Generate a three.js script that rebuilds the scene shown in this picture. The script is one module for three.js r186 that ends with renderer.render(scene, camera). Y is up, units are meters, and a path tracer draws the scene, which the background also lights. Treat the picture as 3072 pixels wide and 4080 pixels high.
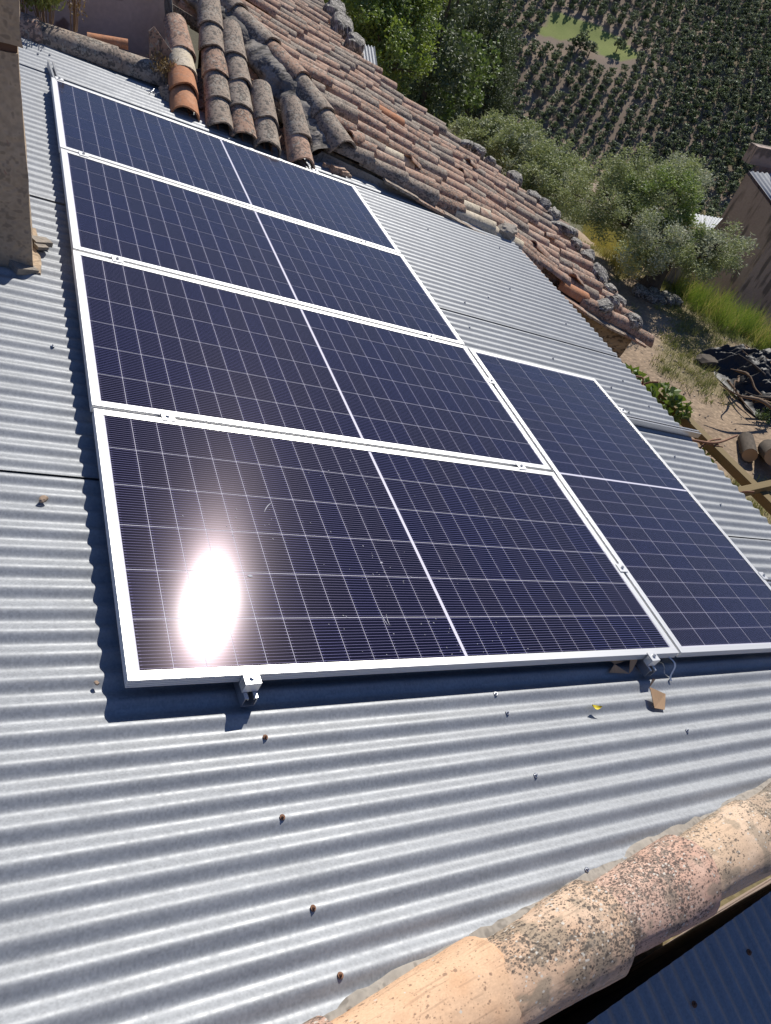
import * as THREE from 'three';
import { mergeGeometries, toCreasedNormals } from 'three/addons/utils/BufferGeometryUtils.js';
import { RoundedBoxGeometry } from 'three/addons/geometries/RoundedBoxGeometry.js';

// ------------------------------------------------------------------ camera, sky, sun, exposure
const V3 = (x = 0, y = 0, z = 0) => new THREE.Vector3(x, y, z);
const scene = new THREE.Scene();
const camera = new THREE.PerspectiveCamera(70.62, 771 / 1024, 0.05, 6000);
const EYE = V3(-0.1285, 1.7333, 1.0692), FWD = V3(0.40966, -0.67017, -0.61891), UPC = V3(0.0635, 0.69776, -0.71351);
camera.position.copy(EYE); camera.up.copy(UPC); camera.lookAt(EYE.clone().add(FWD));
const SUN = V3(0.4592, 0.6714, -0.583).normalize();
{ // clear blue sky: air only, paler towards the horizon, a weak glow round the sun
  const W = 512, H = 256, d = new Float32Array(W * H * 4);
  for (let j = 0; j < H; j++) for (let i = 0; i < W; i++) {
    const el = ((j + 0.5) / H - 0.5) * Math.PI, a = ((i + 0.5) / W - 0.5) * 2 * Math.PI, dx = Math.cos(el) * Math.cos(a), dy = Math.sin(el), dz = Math.cos(el) * Math.sin(a);
    const t = Math.pow(1 - Math.max(0, dy), 3.2), c = Math.max(0, dx * SUN.x + dy * SUN.y + dz * SUN.z), glow = 0.09 * Math.pow(c, 60) + 0.02 * Math.pow(c, 6), k = (j * W + i) * 4, g = dy < 0 ? 0.55 : 1;
    d[k] = (0.034 + 0.16 * t + glow) * g; d[k + 1] = (0.078 + 0.21 * t + glow * 0.97) * g; d[k + 2] = (0.215 + 0.24 * t + glow * 0.9) * g; d[k + 3] = 1;
  }
  const st = new THREE.DataTexture(d, W, H, THREE.RGBAFormat, THREE.FloatType); st.mapping = THREE.EquirectangularReflectionMapping; st.magFilter = st.minFilter = THREE.LinearFilter; st.wrapS = THREE.RepeatWrapping; st.needsUpdate = true;
  scene.background = st; scene.environment = st;
}
const sun = new THREE.DirectionalLight(new THREE.Color(1, 0.955, 0.88), 4.6);
sun.name = 'sun'; sun.position.copy(SUN).multiplyScalar(60); sun.castShadow = true; sun.shadow.radius = 1;
Object.assign(sun.shadow.camera, { left: -30, right: 30, top: 30, bottom: -30, near: 1, far: 200 }); sun.shadow.mapSize.set(4096, 4096);
scene.add(sun, sun.target);
const renderer = new THREE.WebGLRenderer({ antialias: true });
renderer.setSize(771, 1024); renderer.toneMapping = THREE.LinearToneMapping; renderer.toneMappingExposure = 1.22;
renderer.shadowMap.enabled = true;

// ------------------------------------------------------------------ helpers
let seed = 7;
const rnd = () => { seed = (seed * 1664525 + 1013904223) >>> 0; return seed / 4294967296; };
const rr = (a, b) => a + (b - a) * rnd();
const clamp = (x, a = 0, b = 1) => Math.min(b, Math.max(a, x));
const sstep = (a, b, x) => { const t = clamp((x - a) / (b - a)); return t * t * (3 - 2 * t); };
const lerp = (a, b, t) => a + (b - a) * t;
function interp(tab, x) {
  if (x <= tab[0][0]) return tab[0][1];
  for (let i = 1; i < tab.length; i++) if (x <= tab[i][0]) return lerp(tab[i - 1][1], tab[i][1], (x - tab[i - 1][0]) / (tab[i][0] - tab[i - 1][0]));
  return tab[tab.length - 1][1];
}
const h2 = (x, y) => { let n = Math.imul(x | 0, 374761393) + Math.imul(y | 0, 668265263); n = Math.imul(n ^ (n >>> 13), 1274126177); return ((n ^ (n >>> 16)) >>> 0) / 4294967296; };
function vnoise(x, y, p = 0) {
  const xi = Math.floor(x), yi = Math.floor(y), fx = x - xi, fy = y - yi, u = fx * fx * (3 - 2 * fx), v = fy * fy * (3 - 2 * fy);
  const w = (a) => p ? ((a % p) + p) % p : a;
  const a = h2(w(xi), w(yi)), b = h2(w(xi + 1), w(yi)), c = h2(w(xi), w(yi + 1)), d = h2(w(xi + 1), w(yi + 1));
  return lerp(lerp(a, b, u), lerp(c, d, u), v);
}
function fbm(x, y, oct = 4, p = 0) { let s = 0, a = 0.5, t = 0; for (let i = 0; i < oct; i++) { s += a * vnoise(x + i * 17 * (p ? 0 : 1), y, p); t += a; x *= 2; y *= 2; if (p) p *= 2; a *= 0.5; } return s / t; }
const n3 = (x, y, z, o = 3) => (fbm(x + z * 0.37, y - z * 0.61, o) + fbm(y + 31 + x * 0.2, z + 11, o) + fbm(z + 71, x + 5 + y * 0.3, o)) / 3;
function tex(w, h, fn, srgb = true, wrap = true) {
  const d = new Uint8Array(w * h * 4);
  for (let j = 0; j < h; j++) for (let i = 0; i < w; i++) {
    const c = fn(i / w, j / h, i, j), k = (j * w + i) * 4;
    for (let q = 0; q < 3; q++) { const x = clamp(c[q]); d[k + q] = Math.round(255 * (srgb ? (x <= 0.0031308 ? 12.92 * x : 1.055 * Math.pow(x, 1 / 2.4) - 0.055) : x)); }
    d[k + 3] = 255;
  }
  const t = new THREE.DataTexture(d, w, h); t.magFilter = THREE.LinearFilter; t.minFilter = THREE.LinearMipmapLinearFilter; t.generateMipmaps = true;
  if (wrap) t.wrapS = t.wrapT = THREE.RepeatWrapping;
  if (srgb) t.colorSpace = THREE.SRGBColorSpace; t.needsUpdate = true; return t;
}
const mix3 = (a, b, t) => [lerp(a[0], b[0], t), lerp(a[1], b[1], t), lerp(a[2], b[2], t)];
const col = (r, g, b) => new THREE.Color().setRGB(r, g, b);
const std = (o) => new THREE.MeshStandardMaterial({ side: THREE.DoubleSide, ...o });
const used = {};
function numbered(n) { if (used[n] === undefined) { used[n] = 0; return n; } used[n]++; return n + '_' + String(used[n]).padStart(3, '0'); }
function thing(name, label, category, pos = [0, 0, 0], group) {
  const o = new THREE.Group(); o.name = numbered(name); o.position.set(...pos); o.userData = { label, category }; if (group) o.userData.group = group;
  scene.add(o); return o;
}
function part(parent, name, geo, mat) { const m = new THREE.Mesh(geo, mat); m.name = name; m.castShadow = m.receiveShadow = true; parent.add(m); return m; }
// a mesh whose geometry is written in world metres, hung under a thing that stands at its base
function wpart(parent, name, geo, mat) { const m = part(parent, name, geo, mat); m.position.sub(parent.position); return m; }
function solo(name, label, category, geo, mat, pos, group) { const m = new THREE.Mesh(geo, mat); m.name = numbered(name); m.castShadow = m.receiveShadow = true; m.userData = { label, category }; if (group) m.userData.group = group; if (pos) m.position.set(...pos); scene.add(m); return m; }
function struct(name, geo, mat) { const m = new THREE.Mesh(geo, mat); m.name = name; m.userData.kind = 'structure'; m.castShadow = m.receiveShadow = true; scene.add(m); return m; }
const box = (w, h, d, x = 0, y = 0, z = 0) => { const g = new THREE.BoxGeometry(w, h, d); g.translate(x, y, z); return g; };
const rbox = (w, h, d, r, x = 0, y = 0, z = 0) => { const g = new RoundedBoxGeometry(w, h, d, 2, r); g.translate(x, y, z); return g; };
const cyl = (r0, r1, h, s = 12) => new THREE.CylinderGeometry(r0, r1, h, s);
const merge = (l) => mergeGeometries(l.map(g => g.index ? g.toNonIndexed() : g));
// box with subdivisions, pushed about by noise
function roughBox(w, h, d, n, amp, fr, off = 0) {
  const g = new THREE.BoxGeometry(w, h, d, Math.max(1, Math.round(w / n)), Math.max(1, Math.round(h / n)), Math.max(1, Math.round(d / n)));
  const p = g.attributes.position, uv = g.attributes.uv, nn = g.attributes.normal;
  for (let i = 0; i < p.count; i++) {
    const x = p.getX(i), y = p.getY(i), z = p.getZ(i), ax = Math.abs(nn.getX(i)), ay = Math.abs(nn.getY(i));
    uv.setXY(i, ax > 0.5 ? z : x, ay > 0.5 ? z : y);
    const f = (k) => (n3(x * fr + off + k * 9, y * fr + k * 5, z * fr - off, 3) - 0.5) * 2 * amp;
    p.setXYZ(i, x + f(1), y + f(2), z + f(3));
  }
  g.computeVertexNormals(); return g;
}
function rock(rad, sq, o, det = 3, amp = 0.35) {
  const g = new THREE.IcosahedronGeometry(1, det), p = g.attributes.position, uv = [];
  for (let i = 0; i < p.count; i++) {
    const v = V3(p.getX(i), p.getY(i), p.getZ(i)).normalize();
    let s = 1 + amp * (n3(v.x * 1.3 + o, v.y * 1.3 + o * 2, v.z * 1.3, 2) - 0.5) * 2 + 0.34 * (n3(v.x * 3.7 + o, v.y * 3.7, v.z * 3.7 - o, 2) - 0.5) * 2;
    s = Math.min(s, 1.02 / Math.max(Math.abs(v.x), Math.abs(v.y) * 1.1, Math.abs(v.z)) * 0.83);
    v.multiplyScalar(s * rad); p.setXYZ(i, v.x * sq[0], v.y * sq[1], v.z * sq[2]); uv.push(v.x + v.y * 0.5, v.z + v.y * 0.5);
  }
  g.setAttribute('uv', new THREE.Float32BufferAttribute(uv, 2)); g.computeVertexNormals(); return toCreasedNormals(g, 0.35);
}
function gridGeo(nu, nv, fn, close = false) {          // fn(i/nu, j/nv) -> [x,y,z,u,v]
  const P = [], U = [], I = [];
  for (let j = 0; j <= nv; j++) for (let i = 0; i <= nu; i++) { const q = fn(i / nu, j / nv); P.push(q[0], q[1], q[2]); U.push(q[3] ?? i / nu, q[4] ?? j / nv); }
  for (let j = 0; j < nv; j++) for (let i = 0; i < nu; i++) { const a = j * (nu + 1) + i, b = a + 1, c = a + nu + 1, d = c + 1; I.push(a, b, d, a, d, c); }
  const g = new THREE.BufferGeometry(); g.setAttribute('position', new THREE.Float32BufferAttribute(P, 3)); g.setAttribute('uv', new THREE.Float32BufferAttribute(U, 2)); g.setIndex(I); g.computeVertexNormals(); return g;
}
function tube(pts, r, seg = 8, n = 24) { const c = new THREE.CatmullRomCurve3(pts.map(p => V3(...p))); return new THREE.TubeGeometry(c, n, r, seg); }
function taper(pts, r0, r1, seg = 7, n = 14) {         // tapered limb along a curve
  const c = new THREE.CatmullRomCurve3(pts.map(p => V3(...p))), fr = c.computeFrenetFrames(n);
  return gridGeo(seg, n, (a, b) => { const k = Math.round(b * n), p = c.getPoint(b), t = a * Math.PI * 2, r = lerp(r0, r1, b) * (1 + 0.12 * Math.sin(t * 2 + b * 9)); const q = p.addScaledVector(fr.normals[k], Math.cos(t) * r).addScaledVector(fr.binormals[k], Math.sin(t) * r); return [q.x, q.y, q.z, a * r0 * 6, b * 3]; });
}
// roof frame: u runs down the metal slope, v away from the eye, n out of it; the metal roof drops 11.05 degrees to +x
const TH = THREE.MathUtils.degToRad(11.05), CT = Math.cos(TH), ST = Math.sin(TH);
const RO = (u, v, n) => V3(u * CT + n * ST, -u * ST + n * CT, -v);
function roofThing(name, label, category, u, v, n, group) { const p = RO(u, v, n); const g = thing(name, label, category, [p.x, p.y, p.z], group); g.rotation.z = -TH; return g; }

// ------------------------------------------------------------------ materials
const metalTex = tex(512, 512, (x, y) => { const a = fbm(x * 128, y * 128, 2, 128), b = fbm(x * 8, y * 8, 4, 8), c = fbm(x * 36, y * 36, 2, 36); const w = fbm(x * 2, y * 64, 3), k = 0.305 + 0.11 * (a - 0.5) + 0.02 * (c - 0.5) + 0.045 * (b - 0.5) + 0.05 * (w - 0.5); return [k * 0.955, k, k * 1.055]; });
const metalRough = tex(256, 256, (x, y) => { const a = fbm(x * 64, y * 64, 2, 64), b = fbm(x * 6, y * 6, 4, 6); const k = 0.56 + 0.16 * (a - 0.5) + 0.16 * (b - 0.5); return [k, k, k]; }, false);
const metalBump = tex(256, 256, (x, y) => { const a = fbm(x * 60, y * 60, 2, 60); return [a, a, a]; }, false);
for (const t of [metalTex, metalRough, metalBump]) t.repeat.set(1.6, 1.6);
const galv = std({ map: metalTex, roughnessMap: metalRough, roughness: 1, metalness: 0.24, bumpMap: metalBump, bumpScale: 0.00012 });
const alu = std({ color: col(0.80, 0.80, 0.79), metalness: 0.55, roughness: 0.38 });
const steel = std({ color: col(0.55, 0.56, 0.58), metalness: 0.85, roughness: 0.33 });
const rustM = std({ color: col(0.21, 0.105, 0.06), metalness: 0.25, roughness: 0.75 });
const rubber = std({ color: col(0.03, 0.03, 0.03), roughness: 0.7 });
const cellTex = tex(96, 384, (x, y) => {
  const q = y * 16;       // 16 wires along the long side
  const edge = Math.min(x, 1 - x), pad = edge < 0.09 && edge > 0.02;
  const on = Math.abs(q - Math.floor(q) - 0.5) < (pad ? 0.085 : 0.052) ? 1 : 0;
  const base = [0.0028, 0.0016, 0.0075], fing = Math.floor(x * 96) % 2 ? 1.12 : 0.9;
  return on ? [0.19, 0.17, 0.28] : [base[0] * fing, base[1] * fing, base[2] * fing];
}, true, false);
const dustTex = tex(512, 512, (x, y) => { const a = fbm(x * 7, y * 7, 5, 7), b = fbm(x * 90, y * 90, 2, 90); const k = 0.075 + 0.05 * sstep(0.55, 0.75, a) + 0.06 * sstep(0.62, 0.85, b); return [0, k, 0]; }, false);
const cellM = [0, 1, 2].map(i => new THREE.MeshPhysicalMaterial({ map: cellTex, color: col(1 - i * 0.07, 1 - i * 0.05, 1 + i * 0.06), roughness: 0.15, metalness: 0, specularIntensity: 0.13, specularColor: col(1, 0.74, 0.88), anisotropy: 0.5, anisotropyRotation: Math.PI / 2, clearcoat: 1, clearcoatRoughness: 0.048 }));
const backM = new THREE.MeshPhysicalMaterial({ color: col(0.64, 0.62, 0.72), roughness: 0.7, clearcoat: 1, clearcoatRoughness: 0.048 });
function clayTex(base, pale, dark, lich, sd) {
  return tex(256, 256, (x, y) => {
    const a = fbm(x * 4 + sd, y * 4, 4), b = fbm(x * 40 + sd, y * 40 + sd, 3), c = fbm(x * 11 - sd, y * 11 + sd, 3), e = fbm(x * 90, y * 90 + sd, 2);
    let k = mix3(base, pale, sstep(0.45, 0.75, a));
    k = mix3(k, dark, lich * sstep(0.50, 0.60, b * 0.6 + c * 0.42) * 0.9);
    k = mix3(k, [0.40, 0.37, 0.31], 0.55 * sstep(0.66, 0.74, fbm(x * 26 + 3 * sd, y * 26, 2)) * (lich > 0.5 ? 1 : 0.3));
    const g = 0.85 + 0.3 * e; return [k[0] * g, k[1] * g, k[2] * g];
  });
}
const clayBump = tex(256, 256, (x, y) => { const a = fbm(x * 50, y * 50, 3, 50), b = fbm(x * 9, y * 9, 3, 9); const k = 0.6 * a + 0.4 * b; return [k, k, k]; }, false);
const clayDefs = [
  [[0.40, 0.24, 0.165], [0.48, 0.315, 0.225], [0.12, 0.09, 0.072], 0.85], [[0.43, 0.27, 0.19], [0.51, 0.355, 0.265], [0.13, 0.098, 0.08], 0.9],
  [[0.36, 0.22, 0.15], [0.43, 0.285, 0.205], [0.10, 0.078, 0.063], 1.0], [[0.45, 0.285, 0.20], [0.53, 0.385, 0.29], [0.15, 0.112, 0.088], 0.75],
  [[0.31, 0.24, 0.185], [0.39, 0.32, 0.25], [0.09, 0.078, 0.066], 0.95], [[0.60, 0.51, 0.37], [0.66, 0.57, 0.44], [0.18, 0.15, 0.115], 0.45], [[0.48, 0.21, 0.10], [0.53, 0.26, 0.14], [0.18, 0.10, 0.07], 0.25]];
const clay = clayDefs.map((d, i) => std({ map: clayTex(d[0], d[1], d[2], d[3], i * 3.7), roughness: 0.92, bumpMap: clayBump, bumpScale: 0.004 }));
clay.forEach(m => { m.map.repeat.set(2.2, 2.2); });
const capDefs = [[[0.60, 0.37, 0.22], [0.66, 0.44, 0.28], [0.24, 0.15, 0.10], 0.06], [[0.56, 0.38, 0.255], [0.62, 0.45, 0.32], [0.06, 0.05, 0.043], 1.0], [[0.55, 0.345, 0.255], [0.62, 0.42, 0.32], [0.065, 0.05, 0.044], 0.95], [[0.57, 0.41, 0.28], [0.63, 0.47, 0.34], [0.09, 0.075, 0.06], 0.85], [[0.44, 0.33, 0.24], [0.52, 0.41, 0.31], [0.075, 0.063, 0.055], 1.0]];
function spots(x, y, f, dens, sd) { // round lichen colonies: 1 inside a spot
  const X = x * f, Y = y * f, xi = Math.floor(X), yi = Math.floor(Y); let m = 0;
  for (let j = -1; j <= 1; j++) for (let i = -1; i <= 1; i++) { const cx = ((xi + i) % f + f) % f, cy = ((yi + j) % f + f) % f; if (h2(cx + sd * 7, cy + 91) > dens(cx / f, cy / f)) continue; const px = xi + i + h2(cx + sd, cy + 5), py = yi + j + h2(cx + 37, cy + sd), r = 0.25 + 0.45 * h2(cx + 11, cy + 3 + sd), d = Math.hypot(X - px, Y - py) + 0.5 * (vnoise(X * 3 + sd, Y * 3) - 0.5); m = Math.max(m, 1 - sstep(r * 0.55, r * 1.05, d)); }
  return m;
}
function capTex(d, sd) {
  return tex(512, 512, (x, y) => {
    const a = fbm(x * 4 + sd, y * 4, 4), st = fbm(x * 5 + sd, y * 60, 3), e = fbm(x * 130, y * 130 + sd, 2), patch = (u, v) => clamp((fbm(u * 3 + sd, v * 3 + 2, 3) - 0.46 + 0.22 * sstep(0.3, 0.6, v) - 0.1 * sstep(0.4, 0.1, v)) * 2.3) * d[3];
    let k = mix3(d[0], d[1], sstep(0.35, 0.7, a)); k = mix3(k, d[2], 0.35 * sstep(0.6, 0.78, st));
    k = mix3(k, [0.20, 0.175, 0.13], 0.6 * d[3] * sstep(0.5, 0.66, fbm(x * 9 + sd, y * 9, 4)));
    k = mix3(k, d[2], 0.85 * spots(x, y, 70, (u, v) => patch(u, v) * 0.85, sd)); k = mix3(k, d[2], 0.8 * spots(x, y, 40, (u, v) => patch(u, v) * 0.4, sd + 3)); k = mix3(k, d[2], 0.6 * spots(x, y, 120, (u, v) => 0.05 + patch(u, v) * 0.6, sd + 8)); k = mix3(k, [0.17, 0.15, 0.125], 0.55 * d[3] * sstep(0.52, 0.62, fbm(x * 34 + sd, y * 34, 3)) * patch(x, y));
    k = mix3(k, [0.55, 0.52, 0.46], 0.9 * spots(x, y, 64, (u, v) => 0.05 * d[3], sd + 13));
    const g = 0.88 + 0.24 * e; return k.map(q => q * g);
  });
}
const capClay = capDefs.map((d, i) => std({ map: capTex(d, 4 + i * 5), roughness: 0.9, bumpMap: clayBump, bumpScale: 0.002 }));
capClay.forEach(m => m.map.repeat.set(1.7, 1.7));
const concTex = tex(512, 512, (x, y) => { const a = fbm(x * 6, y * 6, 4, 6), b = fbm(x * 60, y * 60, 2, 60), c = fbm(x * 18, y * 18, 3, 18); let k = mix3([0.27, 0.235, 0.195], [0.36, 0.325, 0.28], a); k = mix3(k, [0.10, 0.088, 0.075], 0.65 * sstep(0.5, 0.7, 0.35 * c + 0.65 * b)); const g = 0.75 + 0.5 * b; return k.map(v => v * g); });
const conc = std({ map: concTex, roughness: 0.96, bumpMap: clayBump, bumpScale: 0.008 });
const render_ = std({ map: concTex, color: col(1.5, 1.29, 1.05), roughness: 0.96, bumpMap: clayBump, bumpScale: 0.012 });
const mortarTex = tex(512, 512, (x, y) => { const a = fbm(x * 5, y * 5, 4, 5), b = fbm(x * 70, y * 70, 2, 70); let k = mix3([0.16, 0.145, 0.13], [0.30, 0.27, 0.235], sstep(0.3, 0.7, a)); k = mix3(k, [0.05, 0.046, 0.042], 0.75 * sstep(0.5, 0.66, fbm(x * 20, y * 20, 3, 20))); const g = 0.7 + 0.6 * b; return k.map(v => v * g); });
const mortar = std({ map: mortarTex, roughness: 0.97, bumpMap: clayBump, bumpScale: 0.012 });
const pinkTex = tex(512, 512, (x, y) => { const a = fbm(x * 4, y * 4, 5, 4), c = fbm(x * 12, y * 12, 3, 12), b = fbm(x * 80, y * 80, 2, 80); let k = mix3([0.50, 0.385, 0.34], [0.60, 0.49, 0.44], a); k = mix3(k, [0.20, 0.125, 0.105], 0.9 * sstep(0.50, 0.55, a * 0.65 + c * 0.35)); return k.map(v => v * (0.9 + 0.2 * b)); });
const pinkPlaster = std({ map: pinkTex, roughness: 0.95, bumpMap: clayBump, bumpScale: 0.004 });
const greyTex = tex(512, 512, (x, y) => { const a = fbm(x * 4, y * 4, 5, 4), s = fbm(x * 26, y * 3, 3), b = fbm(x * 80, y * 80, 2, 80); let k = mix3([0.36, 0.275, 0.23], [0.46, 0.37, 0.315], a); k = mix3(k, [0.12, 0.10, 0.085], 0.8 * sstep(0.5, 0.64, 0.6 * s + 0.4 * a)); return k.map(v => v * (0.9 + 0.2 * b)); });
greyTex.repeat.set(0.4, 0.4);
const housePlaster = std({ map: greyTex, roughness: 0.95, bumpMap: clayBump, bumpScale: 0.006 });
const stoneTex = tex(256, 256, (x, y) => { const a = fbm(x * 8, y * 8, 4, 8), b = fbm(x * 40, y * 40, 2, 40); let k = mix3([0.06, 0.056, 0.05], [0.27, 0.25, 0.22], sstep(0.3, 0.75, a)); k = mix3(k, [0.5, 0.47, 0.41], sstep(0.58, 0.72, b)); return k; });
const stoneM = std({ map: stoneTex, roughness: 0.95, bumpMap: clayBump, bumpScale: 0.02 }); stoneTex.repeat.set(3, 3);
const rubbleTex = tex(512, 512, (x, y) => { const a = fbm(x * 9, y * 9, 4, 9), b = fbm(x * 45, y * 45, 3, 45); let k = mix3([0.20, 0.145, 0.09], [0.36, 0.29, 0.20], a); k = mix3(k, [0.05, 0.042, 0.033], 0.8 * sstep(0.52, 0.66, b)); return k; });
const rubbleM = std({ map: rubbleTex, roughness: 0.97, bumpMap: clayBump, bumpScale: 0.03 });
const woodTex = tex(256, 256, (x, y) => { const a = fbm(x * 3, y * 40, 4), k = 0.7 + 0.6 * a; return [0.16 * k, 0.105 * k, 0.065 * k]; });
const wood = std({ map: woodTex, roughness: 0.9 });
const cutWood = std({ color: col(0.42, 0.27, 0.15), roughness: 0.9 });
const barkM = std({ map: tex(128, 256, (x, y) => { const a = fbm(x * 20, y * 6, 4); const k = 0.5 + a; return [0.085 * k, 0.068 * k, 0.052 * k]; }), roughness: 0.95 });
const cardM = std({ map: tex(128, 128, (x, y) => { const a = fbm(x * 30, y * 4, 3), k = 0.85 + 0.3 * a; return [0.47 * k, 0.30 * k, 0.17 * k]; }), roughness: 0.85 });
const slotBrick = std({ color: col(0.13, 0.075, 0.05), roughness: 0.95 });
const brickM = std({ color: col(0.36, 0.12, 0.065), roughness: 0.9 });
const leafOf = (r, g, b, tr = 0.35) => new THREE.MeshPhysicalMaterial({ color: col(r, g, b), roughness: 0.75, transmission: tr, thickness: 0, side: THREE.DoubleSide });

// ------------------------------------------------------------------ terrain: one sheet, valley and opposite hillside
const HR = [[0, -4], [16, -4], [24, -5.4], [40, -10.5], [80, -23], [130, -37], [200, -57], [280, -77], [320, -80.5], [345, -77], [480, -22], [540, 4], [700, 60], [1000, 130], [2300, 190]];
function groundH(x, z) {
  const r = Math.hypot(x, z), az = THREE.MathUtils.radToDeg(Math.atan2(x, -z));
  let h = interp(HR, r);
  const front = sstep(-20, 8, az) * (1 - sstep(95, 130, az));
  h = lerp(Math.max(h, -4 - Math.max(0, r - 20) * 0.05), h, front);
  h += 13 * sstep(34, 24, az) * sstep(55, 105, r) * (1 - sstep(190, 280, r)) * front;
  if (r > 14) h += (fbm(x * 0.02 + 9, z * 0.02, 3) - 0.5) * Math.min(6, (r - 14) * 0.12);
  { const s = (x - 12.9) * 0.96 - (z + 10.3) * 0.28; h -= 1.7 * sstep(0.7, 2.6, s) * sstep(-2, -4, z) * (1 - sstep(18, 34, r)); }
  h += (fbm(x * 0.8, z * 0.8, 3) - 0.5) * 0.16 * sstep(5, 9, r);
  return h;
}
const pxRay = (px, py) => { const f = 2881.3, side = V3().crossVectors(FWD, UPC).normalize(), up = V3().crossVectors(side, FWD).normalize(); return FWD.clone().multiplyScalar(f).addScaledVector(side, px - 1536).addScaledVector(up, 2040 - py).normalize(); };
const at = (px, py, d) => EYE.clone().addScaledVector(pxRay(px, py), d);
function onGround(px, py) { const d = pxRay(px, py); let t = 8; for (let i = 0; i < 4000; i++) { const p = EYE.clone().addScaledVector(d, t); const e = p.y - groundH(p.x, p.z); if (e < 0.01) return p; t += Math.max(0.02, e * 0.5); if (t > 900) break; } return EYE.clone().addScaledVector(d, 300); }
const inPoly = (P, x, y) => { let c = false; for (let i = 0, j = P.length - 1; i < P.length; j = i++) { const [a, b] = P[i], [d, e] = P[j]; if ((b > y) !== (e > y) && x < (d - a) * (y - b) / (e - b) + a) c = !c; } return c; };
const MEADOW = [[2150, 135], [2185, 48], [2240, 52], [2330, 78], [2400, 112], [2480, 152], [2562, 228], [2520, 240], [2440, 236], [2375, 205], [2350, 165], [2250, 158]].map(q => { const p = onGround(...q); return [p.x, p.z]; });
const GRASSBELT = [[2640, 1060], [2700, 1090], [2830, 1215], [2960, 1275], [3072, 1340], [3160, 1400], [3120, 1440], [3000, 1385], [2870, 1320], [2760, 1235], [2680, 1170]].map(q => { const p = onGround(...q); return [p.x, p.z]; });
const YELLOW = [[2330, 880], [2480, 940], [2540, 1010], [2520, 1110], [2450, 1120], [2380, 1000]].map(q => { const p = onGround(...q); return [p.x, p.z]; });
{
  const azs = []; for (let a = -180; a < 3; a += 4) azs.push(a); for (let a = 3; a < 64; a += 0.35) azs.push(a); for (let a = 64; a <= 180.01; a += 4) azs.push(Math.min(a, 180));
  const rs = []; for (let r = 0; r < 16; r += 0.25) rs.push(r); for (let r = 16; r < 60; r += 1) rs.push(r); for (let r = 60; r < 320; r += 5) rs.push(r); for (let r = 320; r < 560; r += 2.2) rs.push(r); for (let r = 560; r < 2300; r *= 1.09) rs.push(r);
  const P = [], C = [], U = [], I = [];
  for (const r of rs) for (const a of azs) {
    const t = THREE.MathUtils.degToRad(a), x = Math.sin(t) * r, z = -Math.cos(t) * r; P.push(x, groundH(x, z), z); U.push(x / 3.1, z / 3.1);
    const n = fbm(x * 0.9 + 3, z * 0.9, 4), m = fbm(x * 0.05, z * 0.05 + 8, 4);
    let c;
    if (r < 40) {
      c = mix3([0.36, 0.255, 0.165], [0.44, 0.335, 0.235], n);
      const gmask = sstep(0.52, 0.64, fbm(x * 0.55 + 40, z * 0.55, 4)); c = mix3(c, [0.17, 0.165, 0.055], 0.6 * gmask);
      if (inPoly(GRASSBELT, x, z)) c = [0.14, 0.15, 0.04]; if (inPoly(YELLOW, x, z)) c = [0.26, 0.22, 0.07];
      c = mix3(c, [0.12, 0.12, 0.055], sstep(18, 28, r));
    } else {
      c = mix3([0.31, 0.225, 0.16], [0.41, 0.315, 0.24], m * 0.6 + n * 0.4);
      c = mix3(c, [0.22, 0.2, 0.07], 0.75 * sstep(0.52, 0.66, fbm(x * 0.06 + 70, z * 0.06, 3)) * sstep(40, 47, a));
      if (r < 300) c = mix3(c, [0.07, 0.075, 0.035], 0.8);
      if (inPoly(MEADOW, x, z)) c = mix3([0.24, 0.31, 0.06], [0.36, 0.41, 0.11], fbm(x * 0.25, z * 0.25, 4));
    }
    C.push(c[0], c[1], c[2]);
  }
  const w = azs.length; for (let j = 0; j < rs.length - 1; j++) for (let i = 0; i < w - 1; i++) { const a = j * w + i, b = a + 1, c = a + w, d = c + 1; I.push(a, b, d, a, d, c); }
  const g = new THREE.BufferGeometry(); g.setAttribute('position', new THREE.Float32BufferAttribute(P, 3)); g.setAttribute('color', new THREE.Float32BufferAttribute(C, 3)); g.setAttribute('uv', new THREE.Float32BufferAttribute(U, 2)); g.setIndex(I); g.computeVertexNormals();
  const gt = tex(512, 512, (x, y) => { const a = fbm(x * 80, y * 80, 3, 80), b = fbm(x * 20, y * 20, 3, 20); const k = 0.5 + 0.42 * a + 0.25 * (b - 0.5) + 0.25 * sstep(0.72, 0.8, a); return [k, k * 0.985, k * 0.96]; });
  struct('ground', g, std({ map: gt, vertexColors: true, roughness: 0.98, bumpMap: clayBump, bumpScale: 0.03 }));
}

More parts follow.
